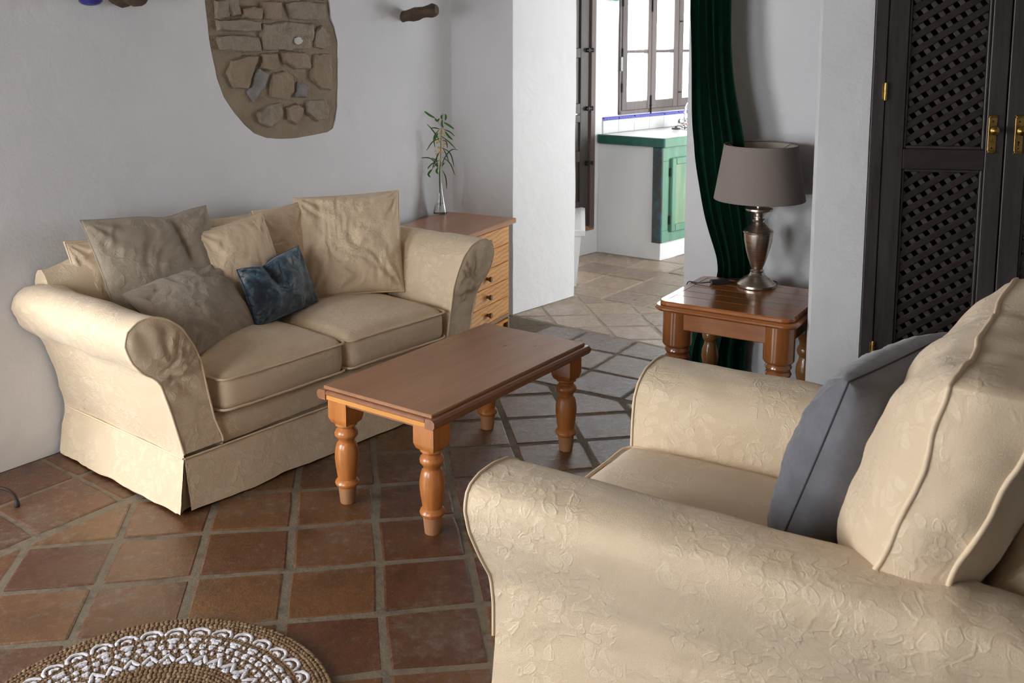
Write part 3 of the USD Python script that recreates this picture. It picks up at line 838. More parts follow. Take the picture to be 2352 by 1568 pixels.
# ------------------------------------------------------------------ loose cushions
def pillow(name, label, corners, T, material, seed=0, pipe=None, group=None, pinch=.07, chop=0.0, wr=.008, n=64, cut=None, power=.42, sag=0.0, seam_m=None):
    """A stuffed square cushion stretched over four world corners (TL, TR, BR, BL, seen from its front); T is its thickness."""
    TL, TR, BR, BL = [np.asarray(c, float) for c in corners]
    ctr = (TL + TR + BR + BL) / 4
    ex = (TR - TL) + (BR - BL); ex /= np.linalg.norm(ex)
    ez = (TL - BL) + (TR - BR); ez -= ex * (ez @ ex); ez /= np.linalg.norm(ez)
    ey = np.cross(ez, ex)                                  # points to the back
    lin = np.linspace(-1, 1, n)
    lin = np.sign(lin) * (1 - (1 - np.abs(lin)) ** 1.25)
    A, B = np.meshgrid(lin, lin, indexing='ij')
    a = A * (1 - pinch * (1 - B ** 2)); b = B * (1 - pinch * (1 - A ** 2))
    base = (((1 - a) * (1 - b))[..., None] * BL + ((1 + a) * (1 - b))[..., None] * BR + ((1 + a) * (1 + b))[..., None] * TR + ((1 - a) * (1 + b))[..., None] * TL) / 4
    h = T / 2 * ((1 - A ** 2) * (1 - B ** 2)) ** power
    ch = np.exp(-((A - .08 * B) / .16) ** 2) * np.clip((B + .35) / 1.35, 0, 1) ** 1.3 * chop
    base = base - ez * (ch * np.linalg.norm(TL - BL) * .22)[..., None]
    h = h * (1 - .75 * np.minimum(ch, 1))
    if cut:
        cc_, cw_, cd_ = cut
        fold = np.exp(-((A - cc_ - .10 * (1 - B)) / cw_) ** 2) * np.clip((B + .45) / .8, 0, 1) * np.clip((1.0 - B) / .12, 0, 1)
        h = h * (1 - cd_ * fold)
        base = base - ez * (np.exp(-((A - cc_) / .3) ** 2) * np.clip(B, 0, 1) ** 4 * .018)[..., None]
    w = np.stack([(base - ctr) @ ex, (base - ctr) @ ez, A * 0 + seed], -1)
    # creases that fan out of the corners, and crumples
    cre = 0
    for sx in (-1, 1):
        for sy in (-1, 1):
            an = np.arctan2(1.02 - sy * B, 1.02 - sx * A); rr = np.hypot(1 - sx * A, 1 - sy * B)
            cre = cre + np.sin(an * 13 + seed + sx * 2 + sy) * np.exp(-((rr - .35) / .38) ** 2)
    wrk = meshkit.fbm(w * 15, 4, seed) - .5
    ridg = -np.abs(meshkit.fbm(w * np.array([8, 11, 1]), 3, seed + 5) - .5) * 2.2 + .35
    edge = np.clip((1 - np.abs(A)) / .12, 0, 1) * np.clip((1 - np.abs(B)) / .12, 0, 1)
    rid2 = -np.abs(meshkit.fbm(w * np.array([13, 7, 1]) + 5.0 * (meshkit.noise(w * 6, seed + 2) - .5)[..., None] * [1, 1, 0], 3, seed + 8) - .5) * 3.2 + .4
    d = (cre * .5 + wrk * 1.3 + ridg * 1.0 + rid2 * 1.0) * wr * edge
    front = base - ey * np.maximum(h + d, .25 * h)[..., None]
    back = base + ey * h[..., None]
    sagv = np.array([0, 0, -1.0]) * sag
    front = front + sagv * ((1 - A ** 2) * (1 - B))[..., None]
    org = ctr - np.array([0, 0, 0])
    o = thing(name, label, 'cushion', ctr, group=group)
    R = np.stack([ex, ey, ez], 1)
    f1 = grid(front - ctr)
    f2 = grid(back - ctr)
    nf = np.cross(f1[0][f1[1][:, 1]] - f1[0][f1[1][:, 0]], f1[0][f1[1][:, 2]] - f1[0][f1[1][:, 0]]).sum(0)
    if nf @ ey > 0:
        f1 = (f1[0], f1[1][:, ::-1])
    else:
        f2 = (f2[0], f2[1][:, ::-1])
    obj('cover', weld(join(f1, f2)), material, o, smooth=75)
    ring = np.vstack([base[:, 0], base[-1, 1:], base[::-1, -1][1:], base[0, ::-1][1:-1]]) - ctr
    obj('piping' if pipe else 'seam', tube(ring, pipe or .0022, 6, closed=True), seam_m or (M['piping'] if pipe else material), o, smooth=True)
    return o


SU, SV = np.array([.63, .777]), np.array([-.777, .63])


def S(t, v, z):
    p = SOFA + SU * t + SV * v
    return np.array([p[0], p[1], z])


def C(t, v, z):
    p = CHAIR + CU * (CH_L + t) + CV * v
    return np.array([p[0], p[1], z])


def jungle():
    exv = (.70, .71, 0.0)
    nodes = {
        'tc': ('texture_coordinate', {}),
        'wn': ('noise_texture', {'scale': 9.0, 'detail': 2}),
        'ws': ('vector_math', {'math_type': 'scale', 'scale': 0.05}),
        'ad': ('vector_math', {'math_type': 'add'}),
        'vo': ('voronoi_texture', {'scale': 11.0, 'randomness': 0.9}),
        'sc': ('vector_math', {'math_type': 'subtract'}),
        'dx': ('vector_math', {'math_type': 'dot_product', 'vector2': exv}),
        'dz': ('vector_math', {'math_type': 'dot_product', 'vector2': (0, 0, 1.0)}),
        'at': ('math', {'math_type': 'arctan2'}),
        'am': ('math', {'math_type': 'multiply_add', 'value2': 7.0, 'value3': 0.6}),
        'cs': ('math', {'math_type': 'cosine'}),
        'dm': ('math', {'math_type': 'multiply_add', 'value2': -1.2, 'value3': 0.35}),
        'sm': ('math', {'math_type': 'add'}),
        'lr': ('rgb_ramp', {'ramp': [(0.42, (0, 0, 0)), (0.52, (1, 1, 1)), (0.60, (0.85, 0.85, 0.85)), (0.66, (1, 1, 1))]}),
        'n1': ('noise_texture', {'scale': 13.0, 'detail': 8, 'roughness': 0.7, 'distortion': 0.5}),
        'r1': ('rgb_ramp', {'ramp': [(0.40, (0.005, 0.007, 0.014)), (0.46, (0.014, 0.030, 0.048)), (0.52, (0.045, 0.085, 0.115)), (0.58, (0.085, 0.13, 0.16)), (0.64, (0.26, 0.21, 0.185))]}),
        'n2': ('noise_texture', {'scale': 40.0, 'detail': 4, 'roughness': 0.7}),
        'r2': ('rgb_ramp', {'ramp': [(0.35, (0.006, 0.010, 0.020)), (0.65, (0.012, 0.022, 0.034))]}),
        'mx': ('mix_color', {'blend_type': 'mix'}),
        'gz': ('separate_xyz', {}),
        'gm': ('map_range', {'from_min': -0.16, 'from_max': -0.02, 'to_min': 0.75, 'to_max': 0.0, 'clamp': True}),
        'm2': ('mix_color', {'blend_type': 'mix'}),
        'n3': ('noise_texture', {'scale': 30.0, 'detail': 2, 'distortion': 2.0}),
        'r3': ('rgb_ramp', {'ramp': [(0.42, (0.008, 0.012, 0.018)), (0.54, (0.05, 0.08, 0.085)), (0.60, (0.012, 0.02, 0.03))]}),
        'p': ('principled_bsdf', {'roughness': 0.55, 'sheen_weight': 0.5, 'sheen_tint': (0.5, 0.7, 0.9)}),
    }
    links = [('tc.object', 'wn.vector'), ('wn.color', 'ws.vector1'), ('tc.object', 'ad.vector1'), ('ws.vector', 'ad.vector2'), ('ad.vector', 'vo.vector'),
             ('ad.vector', 'sc.vector1'), ('vo.position', 'sc.vector2'), ('sc.vector', 'dx.vector1'), ('sc.vector', 'dz.vector1'), ('dz.value', 'at.value1'), ('dx.value', 'at.value2'),
             ('at.value', 'am.value1'), ('am.value', 'cs.value1'), ('vo.distance', 'dm.value1'), ('cs.value', 'sm.value1'), ('dm.value', 'sm.value2'), ('sm.value', 'lr.fac'),
             ('tc.object', 'n1.vector'), ('n1.fac', 'r1.fac'), ('tc.object', 'n2.vector'), ('n2.fac', 'r2.fac'), ('lr.color', 'mx.fac'), ('r1.color', 'mx.a'), ('r2.color', 'mx.b'),
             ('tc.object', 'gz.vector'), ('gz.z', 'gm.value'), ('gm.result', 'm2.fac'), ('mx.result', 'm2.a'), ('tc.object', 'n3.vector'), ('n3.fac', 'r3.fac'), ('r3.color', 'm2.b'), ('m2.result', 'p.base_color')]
    return mat('tropical_print', nodes, links)


M['jungle'] = jungle()
M['navy'] = plain('navy_edge', (0.02, 0.025, 0.06), 0.7)
pillow('back_cushion', 'cream piped cushion mostly hidden in the far left corner of the sofa', [S(.045, .765, .865), S(.45, .765, .87), S(.45, .69, .46), S(.08, .69, .46)], .08, M['cream_crinkled'], 3, .0045)
pillow('back_cushion', 'cream piped cushion with a sloping top between the beige and the blue cushion', [S(.56, .67, .835), S(.895, .66, .877), S(.95, .53, .47), S(.55, .53, .47)], .15, M['cream_plain'], 4, .0045, pinch=.04)
pillow('back_cushion', 'narrow crumpled cream cushion wedged behind the large square one', [S(.905, .74, .872), S(1.20, .74, .885), S(1.20, .65, .47), S(.92, .63, .47)], .11, M['cream_crinkled'], 5, .0045, pinch=.05)
pillow('throw_pillow', 'large square cream cushion leaning on the right sofa arm', [S(1.165, .77, .895), S(1.56, .47, .915), S(1.41, .29, .475), S(1.045, .53, .475)], .17, M['cream_crinkled'], 6, .0045, pinch=.03, wr=.012)
pillow('throw_pillow', 'large beige grey cushion standing with a karate chop crease at the left', [S(.10, .74, .945), S(.665, .74, .93), S(.70, .57, .47), S(.16, .57, .47)], .15, M['beige'], 8, None, wr=.009, pinch=.05, cut=(.30, .10, .5))
pillow('throw_pillow', 'crumpled beige grey cushion lying slanted against the left sofa arm', [S(.16, .57, .665), S(.66, .675, .70), S(.615, .345, .475), S(.24, .20, .475)], .15, M['beige'], 9, None, wr=.010, pinch=.02)
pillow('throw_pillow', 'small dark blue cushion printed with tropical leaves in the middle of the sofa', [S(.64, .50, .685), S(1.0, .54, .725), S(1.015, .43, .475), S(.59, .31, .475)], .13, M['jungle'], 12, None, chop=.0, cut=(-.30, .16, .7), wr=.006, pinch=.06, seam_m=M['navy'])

pillow('throw_pillow', 'slate grey cushion with a dark zip standing in the armchair', [C(-.66, .885, .945), C(-.255, .745, .915), C(-.235, .60, .475), C(-.66, .70, .46)], .24, M['slate'], 14, None, wr=.009, pinch=.02, power=.36, seam_m=M['dark_seam'])


def big_cushion():
    """The thick boxed back cushion of the armchair: two piped faces with a side band between them."""
    o = thing('chair_back_cushion', 'big boxed cream back cushion with double piping leaning in the armchair', 'cushion', C(-.46, .95, .80))
    t0, t1 = -.92, -.005
    n = 44
    zs = np.linspace(0, 1, n)
    cf = CubicSpline([.45, .636, .80, .928, 1.073, 1.192], [.82, .866, .925, .962, .998, 1.05])
    cb = CubicSpline([.45, .625, .80, .928, 1.05, 1.2], [.965, 1.003, 1.051, 1.108, 1.15, 1.205])
    ts = np.linspace(t0, t1, n)
    TT, ZZ = np.meshgrid(ts, zs, indexing='ij')
    A = (TT - t0) / (t1 - t0) * 2 - 1; B = ZZ * 2 - 1
    Tm = TT + .012 * (1 - B ** 2) * np.sign(A) * np.abs(A) ** 3
    lo = .44 + .195 * np.clip((np.abs(A) - .45) / .5, 0, 1) ** 1.2
    hi = 1.035 + .03 * A ** 4 - .03 * A ** 12
    Zw = lo + (hi - lo) * ZZ
    bulge = ((1 - A ** 2) * (1 - B ** 2)) ** .55
    cen = C(-.46, .95, .80)
    nz = lambda V, s: cloth_noise(np.stack([TT, V, Zw], -1), .011, s, 9) * np.clip(bulge * 4, 0, 1)
    Vf = cf(Zw) - .145 * bulge; Vf = Vf + nz(Vf, 3)
    Vb = cb(Zw) + .08 * bulge; Vb = Vb + nz(Vb, 5)
    def W(T, V, Z):
        p = CHAIR + np.multiply.outer(CH_L + T, CU) + np.multiply.outer(V, CV)
        q = np.concatenate([p, Z[..., None]], -1) - cen
        for k_ in range(3):
            q[..., k_] += (meshkit.fbm(np.concatenate([p, Z[..., None]], -1) * 7.5 + 31 * k_, 2, 77 + k_) - .5) * .036
        return q
    faces = []
    for V, sg in ((Vf, -1), (Vb, 1)):
        g = grid(W(Tm, V, Zw))
        nn = np.cross(g[0][g[1][:, 1]] - g[0][g[1][:, 0]], g[0][g[1][:, 2]] - g[0][g[1][:, 0]]).sum(0)[:2] @ CV
        faces.append((g[0], g[1] if nn * sg > 0 else g[1][:, ::-1]))
    obj('front_face', faces[0], M['cream'], o, smooth=True)
    obj('back_face', faces[1], M['cream'], o, smooth=True)
    loop = lambda X: np.concatenate([X[:, 0], X[-1, 1:], X[::-1, -1][1:], X[0, ::-1][1:-1]])
    lt, lz = loop(Tm), loop(Zw)
    lf, lb = loop(Vf), loop(Vb)
    k = np.linspace(0, 1, 9)
    m = len(lt)
    bt = np.repeat(lt[:, None], 9, 1); bz = np.repeat(lz[:, None], 9, 1)
    out = np.sin(np.pi * k)[None] * .012
    ct, cz = (t0 + t1) / 2, .80
    dt = (lt - ct) / .46; dz = (lz - cz) / .36
    dn = np.maximum(np.hypot(dt, dz), .01)
    bt = bt + out * (dt / dn * np.abs(dt) ** 1)[:, None]; bz = bz + out * (dz / dn * np.abs(dz))[:, None]
    bv = lf[:, None] * (1 - k) + lb[:, None] * k
    wr = cloth_noise(np.stack([bt, bv, bz], -1), .010, 9, 12) * np.sin(np.pi * k)[None]
    bt = bt + wr * np.sign(dt)[:, None]
    g = grid(W(bt, bv, bz), wrap_u=True)
    cc = g[0][g[1]].mean(1); nn = np.cross(g[0][g[1][:, 1]] - g[0][g[1][:, 0]], g[0][g[1][:, 2]] - g[0][g[1][:, 0]])
    obj('side_band', (g[0], g[1] if (nn * cc).sum() > 0 else g[1][:, ::-1]), M['cream'], o, smooth=True)
    for l, s_ in ((lf, 1), (lb, 2)):
        pth = W(lt, l, lz)
        pth = pth + cloth_noise(pth, .006, s_, 9)[:, None] * np.array([CV[0], CV[1], .5])
        obj('piping', tube(pth, .0058, 8, closed=True), M['piping'], o, smooth=True)


big_cushion()

# ------------------------------------------------------------------ wooden furniture
M['pine'] = wood('orange_pine', (0.33, 0.105, 0.024), (0.56, 0.215, 0.055), axis=2, scale=2.2, ratio=10, rough=0.32, coat=0.25, knots=True)
M['pine_x'] = wood('orange_pine_lengthwise', (0.30, 0.095, 0.022), (0.50, 0.185, 0.05), axis=0, scale=2.2, ratio=10, rough=0.34, coat=0.2)
M['pine_top'] = wood('walnut_stained_pine', (0.285, 0.130, 0.060), (0.415, 0.205, 0.102), axis=0, scale=1.5, ratio=9, rough=0.42, coat=0.12, knots=True, bump=0.08)
M['pine_edge'] = wood('walnut_stained_edge', (0.20, 0.08, 0.036), (0.32, 0.14, 0.068), axis=0, scale=2.2, ratio=12, rough=0.36, coat=0.2)
M['pine_raw'] = wood('worn_pale_pine', (0.28, 0.125, 0.05), (0.42, 0.21, 0.10), axis=2, scale=3, ratio=9, rough=0.6)
M['pine_bright'] = wood('bare_yellow_pine', (0.58, 0.24, 0.05), (0.74, 0.35, 0.085), axis=1, scale=2, ratio=10, rough=0.45)


def turned_leg(name, parent, x, y, prof, square, zt, mat_leg, foot=None, foot_z=0.0, n=28, sx=1.0):
    """A turned leg: (radius, z) profile below a square block (half width, z from, arched corners)."""
    body = lathe(prof, n)
    parts = [body]
    if square:
        hw, zb = square
        # the block's lower end is cut into an arch on every face
        out = [(-hw, zt), (-hw, zb + .035), (-hw * .86, zb + .016), (-hw * .55, zb + .003), (0, zb), (hw * .55, zb + .003), (hw * .86, zb + .016), (hw, zb + .035), (hw, zt)]
        a = side_extrude(out, -hw, hw)
        b = rotz(a, math.pi / 2)
        ma = m3.Manifold(m3.Mesh(np.asarray(a[0], np.float32), np.asarray(a[1], np.uint32)))
        mb = m3.Manifold(m3.Mesh(np.asarray(b[0], np.float32), np.asarray(b[1], np.uint32)))
        blk = ma ^ mb
        parts.append(vf(blk))
    leg = obj(name, move(join(*parts), (x, y, 0)), mat_leg, parent, smooth=35)
    if foot:
        obj('leg_foot', move(lathe(foot, n), (x, y, 0)), M['pine_raw'], leg, smooth=35, label='worn unvarnished foot of the leg')
    return leg


# coffee table: local x along its length, y across
CT = np.array([(-.661 - .259 + .295 - .118) / 4, (3.393 + 3.117 + 3.902 + 4.167) / 4])
ct_rot = math.atan2(.785, .554)
ctab = thing('coffee_table', 'low pine coffee table with a brown top and turned legs in front of the sofa', 'table', (CT[0], CT[1], 0), ct_rot)
hx, hy = .478, .247
ZT = .44
obj('tabletop', cbox(-hx, hx, -hy, hy, ZT - .013, ZT, .0025), M['pine_top'], ctab)
edge = [(-hy - .020, ZT - .021), (-hy - .020, ZT - .036), (-hy - .012, ZT - .046), (-hy + .02, ZT - .046), (-hy + .02, ZT - .012), (-hy - .004, ZT - .011), (-hy - .013, ZT - .0135)]
for sg in (1, -1):
    e = side_extrude(edge, -hx - .012, hx + .012)
    v, f = vf(e)
    if sg < 0:
        v = v * [-1, -1, 1]
    obj('edge_moulding', (v, f), M['pine_edge'], ctab, smooth=25)
for sg in (-1, 1):
    xs = sorted((sg * (hx - .03), sg * (hx + .012)))
    obj('end_rail', cbox(xs[0], xs[1], -hy + .02, hy - .02, ZT - .028, ZT - .0125, .003), M['pine_edge'], ctab)
    xs = sorted((sg * (hx - .03), sg * (hx + .008)))
    obj('end_strip', cbox(xs[0], xs[1], -hy + .021, hy - .021, ZT - .045, ZT - .0285, .001), M['pine_bright'], ctab, label='bright bare pine strip across the table end')
    xs = sorted((sg * (hx - .065), sg * (hx - .02)))
    obj('batten', cbox(xs[0], xs[1], -hy + .03, hy - .03, ZT - .066, ZT - .046, .002), M['pine_edge'], ctab)
LEG = [(.026, .305), (.0385, .300), (.0395, .292), (.030, .284), (.0295, .279), (.037, .272), (.0415, .262), (.0405, .252), (.033, .243), (.0285, .236), (.0285, .229), (.035, .222), (.0395, .205), (.0425, .185), (.0425, .165), (.040, .14), (.0365, .115), (.034, .098), (.0335, .092), (.0405, .085), (.0435, .077), (.041, .069), (.033, .063), (.0315, .058)]
LEG = LEG[::-1]
FOOT = [(.0255, .0), (.027, .004), (.0325, .060)]
for sx in (-1, 1):
    for sy in (-1, 1):
        turned_leg('leg', ctab, sx * (hx - .058), sy * (hy - .05), LEG, (.0435, .287), ZT - .046, M['pine'], FOOT)

# side table under the lamp
M['honey'] = wood('varnished_honey_wood', (0.19, 0.062, 0.017), (0.30, 0.108, 0.03), axis=2, scale=2.4, ratio=10, rough=0.2, coat=0.7)
M['honey_x'] = wood('varnished_red_wood', (0.25, 0.080, 0.022), (0.38, 0.140, 0.042), axis=0, scale=2.2, ratio=11, rough=0.2, coat=0.8)
M['honey_p'] = wood('varnished_pale_leg', (0.26, 0.115, 0.035), (0.36, 0.175, 0.06), axis=2, scale=2.4, ratio=10, rough=0.25, coat=0.6)
ST0 = np.array([.632, 4.319]); ST1 = np.array([1.151, 3.996])
sd = (ST1 - ST0) / np.linalg.norm(ST1 - ST0)
sw = np.linalg.norm(ST1 - ST0) + .03
sn = np.array([-sd[1], sd[0]])
SC = (ST0 + ST1) / 2 + sn * .285 - np.array([0, 0])
SRT = math.atan2(sd[1], sd[0])
stab = thing('side_table', 'square varnished side table with fat turned legs under the lamp', 'table', (SC[0], SC[1], 0), SRT)
shx, shy, SZ = sw / 2, .30, .50
for i in range(5):
    a = -shy + .055 + i * (2 * shy - .11) / 5
    b = a + (2 * shy - .11) / 5
    obj('plank', cbox(-shx + .05, shx - .05, a + .0008, b - .0008, SZ - .02, SZ, .002), M['honey_x'], stab)
# moulded rim, rounded corners
def rim(inset, z0, z1, w, r, ch):
    o_ = sbox(-shx + inset, -shy + inset, shx - inset, shy - inset).buffer(-r).buffer(r, quad_segs=5)
    i_ = o_.buffer(-w)
    a = m3.Manifold.extrude(m3.CrossSection([np.array(o_.exterior.coords)[:-1]], m3.FillRule.EvenOdd), z1 - z0)
    c = np.array(o_.exterior.coords)[:-1]; ci = np.array(o_.buffer(-ch).exterior.coords)[:-1]
    a = m3.Manifold.hull_points(np.vstack([np.c_[ci, np.full(len(ci), z0)], np.c_[c, np.full(len(c), z0 + ch)], np.c_[c, np.full(len(c), z1 - ch)], np.c_[ci, np.full(len(ci), z1)]]))
    b = m3.Manifold.extrude(m3.CrossSection([np.array(i_.exterior.coords)[:-1]], m3.FillRule.EvenOdd), 1).translate((0, 0, z0 - .4))
    return vf(a - b)


obj('frame_moulding', rim(.02, SZ - .02, SZ + .001, .036, .05, .005), M['honey_x'], stab, smooth=30)
obj('frame_moulding', rim(.0, SZ - .042, SZ - .018, .07, .06, .009), M['honey_x'], stab, smooth=30)
for (x0, x1, y0, y1) in ((-shx + .1, shx - .1, -shy + .045, -shy + .065), (-shx + .1, shx - .1, shy - .065, shy - .045), (-shx + .045, -shx + .065, -shy + .1, shy - .1), (shx - .065, shx - .045, -shy + .1, shy - .1)):
    obj('apron', cbox(x0, x1, y0, y1, SZ - .125, SZ - .042, .004), M['honey_x'], stab)
SLEG = [(.036, .0), (.042, .012), (.045, .03), (.037, .045), (.030, .055), (.036, .075), (.049, .11), (.053, .145), (.049, .175), (.041, .195), (.050, .203), (.055, .212), (.05, .221), (.044, .226), (.052, .234), (.056, .243), (.052, .252), (.046, .257), (.052, .264), (.056, .272), (.053, .282), (.050, .287), (.062, .296), (.066, .303), (.066, .455)]
BLEG = [(.03, .0), (.034, .02), (.028, .04), (.026, .055), (.036, .09), (.043, .125), (.040, .16), (.030, .185), (.028, .20), (.038, .215), (.041, .23), (.036, .245), (.029, .255), (.030, .27), (.042, .30), (.046, .33), (.041, .355), (.032, .375), (.038, .39), (.042, .41), (.042, .455)]
for sx, sy, pr_ in ((-1, -1, SLEG), (1, -1, SLEG), (-1, 1, BLEG), (1, 1, BLEG)):
    turned_leg('leg', stab, sx * (shx - .092), sy * (shy - .092), pr_, None, 0, M['honey'] if sy < 0 else M['honey_p'], n=32)

# chest of drawers in the corner
M['veneer_top'] = wood('cherry_top', (0.33, 0.135, 0.058), (0.46, 0.205, 0.095), axis=0, scale=2, ratio=9, rough=0.3, coat=0.3)
M['side_panel'] = mottled('brown_side_panel', (0.33, 0.19, 0.095), (0.37, 0.22, 0.115), 5, 0.5)


def zebra():
    nodes = {
        'tc': ('texture_coordinate', {}), 'mp': ('mapping', {'scale': (0.9, 1.0, 9.0)}),
        'n': ('noise_texture', {'scale': 5.0, 'detail': 4, 'roughness': 0.55, 'distortion': 0.4}),
        'mw': ('mapping', {'rotation': (0.0, 0.10, 0.0), 'scale': (1.0, 1.0, 1.0)}),
        'w': ('wave_texture', {'bands_direction': 'z', 'profile': 'saw', 'scale': 13.0, 'distortion': 3.5, 'detail': 3, 'detail_scale': 1.6, 'detail_roughness': 0.6}),
        'mx': ('mix_float', {'fac': 0.45}),
        'r': ('rgb_ramp', {'ramp': [(0.2, (0.84, 0.44, 0.11)), (0.5, (0.76, 0.35, 0.075)), (0.75, (0.55, 0.20, 0.04)), (0.9, (0.36, 0.11, 0.026))]}),
        'p': ('principled_bsdf', {'roughness': 0.35, 'coat_weight': 0.25}),
    }
    return mat('zebra_pine', nodes, [('tc.object', 'mp.vector'), ('mp.vector', 'n.vector'), ('tc.object', 'mw.vector'), ('mw.vector', 'w.vector'), ('w.fac', 'mx.a'), ('n.fac', 'mx.b'), ('mx.result', 'r.fac'), ('r.color', 'p.base_color')])


M['zebra'] = zebra()
M['knob_wood'] = plain('brown_knob', (0.20, 0.085, 0.035), 0.35)
# local x runs along the front (left to right), y to its back
cr = np.array([.0245, 5.567])
ce = np.array([.405, -.205]); ce = ce / np.linalg.norm(ce)       # from the back corner to the right front corner: its depth runs along -ce
cf_ = np.array([.66, .75]); cf_ = cf_ / np.linalg.norm(cf_)
cx = np.array([-ce[1], ce[0]])                                    # along the front, left to right
CW, CD, CZ = .62, .44, .645
c_org = cr - cx * CW - 0 * ce
cab = thing('chest_of_drawers', 'small orange chest of drawers with striped fronts in the corner', 'chest of drawers', (c_org[0], c_org[1], 0), math.atan2(cx[1], cx[0]))
obj('top', cbox(0, CW, 0, CD + .02, CZ - .028, CZ, .003), M['veneer_top'], cab)
for x0, x1 in ((.03, .048), (CW - .048, CW - .03)):
    obj('side_panel', cbox(x0, x1, .03, CD, 0, CZ - .028, .001), M['side_panel'], cab)
obj('back_panel', cbox(.048, CW - .048, CD - .012, CD - .004, .05, CZ - .028, .001), M['side_panel'], cab)
obj('bottom', cbox(.048, CW - .048, .03, CD - .012, .055, .072, .001), M['zebra'], cab)
obj('plinth', cbox(.055, CW - .055, .05, .068, 0, .09, .001), M['zebra'], cab)
obj('rail', cbox(.048, CW - .048, .022, .05, .085, .105, .002), M['side_panel'], cab)
for k in range(5):
    z0 = .107 + k * .1006
    d_ = obj('drawer', cbox(.051, CW - .051, .022, .045, z0, z0 + .0975, .002), M['zebra'], cab)
    kn = lathe([(.0, 0), (.009, 0), (.008, .012), (.013, .016), (.0148, .021), (.0145, .027), (.012, .030), (0, .031)], 20)
    kv, kf = kn
    obj('knob', (np.stack([kv[:, 0] + CW / 2, .022 - kv[:, 2], kv[:, 1] + z0 + .05], 1), kf[:, ::-1]), M['knob_wood'], d_, smooth=35)

# ------------------------------------------------------------------ vase with an acacia sprig
M['glass'] = mat('clear_glass', {'p': ('principled_bsdf', {'base_color': (0.97, 0.99, 0.98), 'roughness': 0.02, 'transmission_weight': 1.0, 'ior': 1.45})}, [])
M['water'] = mat('water', {'p': ('principled_bsdf', {'base_color': (0.95, 0.96, 0.95), 'roughness': 0.0, 'transmission_weight': 1.0, 'ior': 1.33})}, [])
VX, VY, VZ = -.412, 5.69, CZ
vase = thing('vase', 'slim clear glass bud vase on the chest of drawers', 'vase', (VX, VY, VZ))
outer = [(.034, 0), (.039, .003), (.0395, .012), (.036, .03), (.030, .06), (.022, .10), (.0155, .14), (.012, .18), (.0115, .22), (.0125, .262), (.0135, .272)]
inner = [(.0115, .272), (.0105, .262), (.0095, .22), (.010, .18), (.0135, .14), (.020, .10), (.028, .06), (.0335, .03), (.034, .018), (.0, .014)]
obj('glass', lathe(outer + inner, 28), M['glass'], vase, smooth=50)
obj('water', lathe([(0, .0155), (.0325, .019), (.0322, .03), (.0268, .06), (.0262, .063), (0, .063)], 24), M['water'], vase, smooth=50)


def leafmat(name, a, b):
    nodes = {'g': ('geometry', {}), 'n': ('noise_texture', {'scale': 40.0, 'detail': 2}), 'r': ('rgb_ramp', {'ramp': [(0.3, a), (0.7, b)]}),
             'd': ('principled_bsdf', {'roughness': 0.4}), 't': ('translucent_bsdf', {}), 'm': ('mix_closure', {'fac': 0.25})}
    return mat(name, nodes, [('g.position', 'n.vector'), ('n.fac', 'r.fac'), ('r.color', 'd.base_color'), ('r.color', 't.color'), ('d.BSDF', 'm.closure1'), ('t.BSDF', 'm.closure2')], surface='m.closure')


M['leaf'] = leafmat('acacia_leaf', (0.035, 0.085, 0.022), (0.065, 0.14, 0.035))
M['leaf_bright'] = leafmat('bright_leaf', (0.045, 0.17, 0.02), (0.08, 0.26, 0.03))
M['stem'] = plain('green_stem', (0.10, 0.17, 0.055), 0.5)
M['blossom'] = plain('yellow_blossom', (0.78, 0.45, 0.03), 0.8)
sprig = thing('acacia_sprig', 'leafy acacia sprig with yellow blossoms standing in the glass vase', 'plant', (VX, VY, VZ))
prnd = random.Random(3)


def sp(cx_, cy_, dep=0.0):
    """A point of the sprig; its sideways spread is measured across the view of the photograph."""
    return np.array([(cx_ - 405) / 2370.0, dep, (1500 - cy_) / 2370.0])


obj('stem', tube(smoothpath([sp(404, 1390), sp(404, 1180), sp(403, 900), sp(415, 760), sp(420, 600), sp(424, 420), sp(440, 260), sp(447, 130)], 40), np.linspace(.0042, .0012, 40), 7), M['stem'], sprig, smooth=True)
obj('stem', tube(smoothpath([sp(402, 1220, .003), sp(396, 1000, .004), sp(400, 880, .004), sp(440, 780, .01)], 20), np.linspace(.005, .0015, 20), 7), M['stem'], sprig, smooth=True)


def leaf(pts, w, material, dep):
    p = smoothpath([sp(*q) for q in pts], 14)
    k = np.linspace(0, 1, 14)
    p[:, 1] += dep * np.sin(k * 1.4)
    t = np.gradient(p, axis=0); t /= np.linalg.norm(t, axis=1, keepdims=True)
    side = np.cross(t, [.25, -1.0, .15]); side /= np.linalg.norm(side, axis=1, keepdims=True)
    ww = w / 2 * np.clip(np.sin(np.pi * np.clip(k * .92 + .05, 0, 1)), 0, 1) ** .6
    nrm = np.cross(side, t)
    P = np.stack([p - side * ww[:, None], p + nrm * (ww * .35)[:, None], p + side * ww[:, None]], 1)
    th = nrm * .0004
    a = grid(P); b = grid(P - th[:, None])
    obj('leaf', join(a, (b[0], b[1][:, ::-1])), material, sprig, smooth=True)


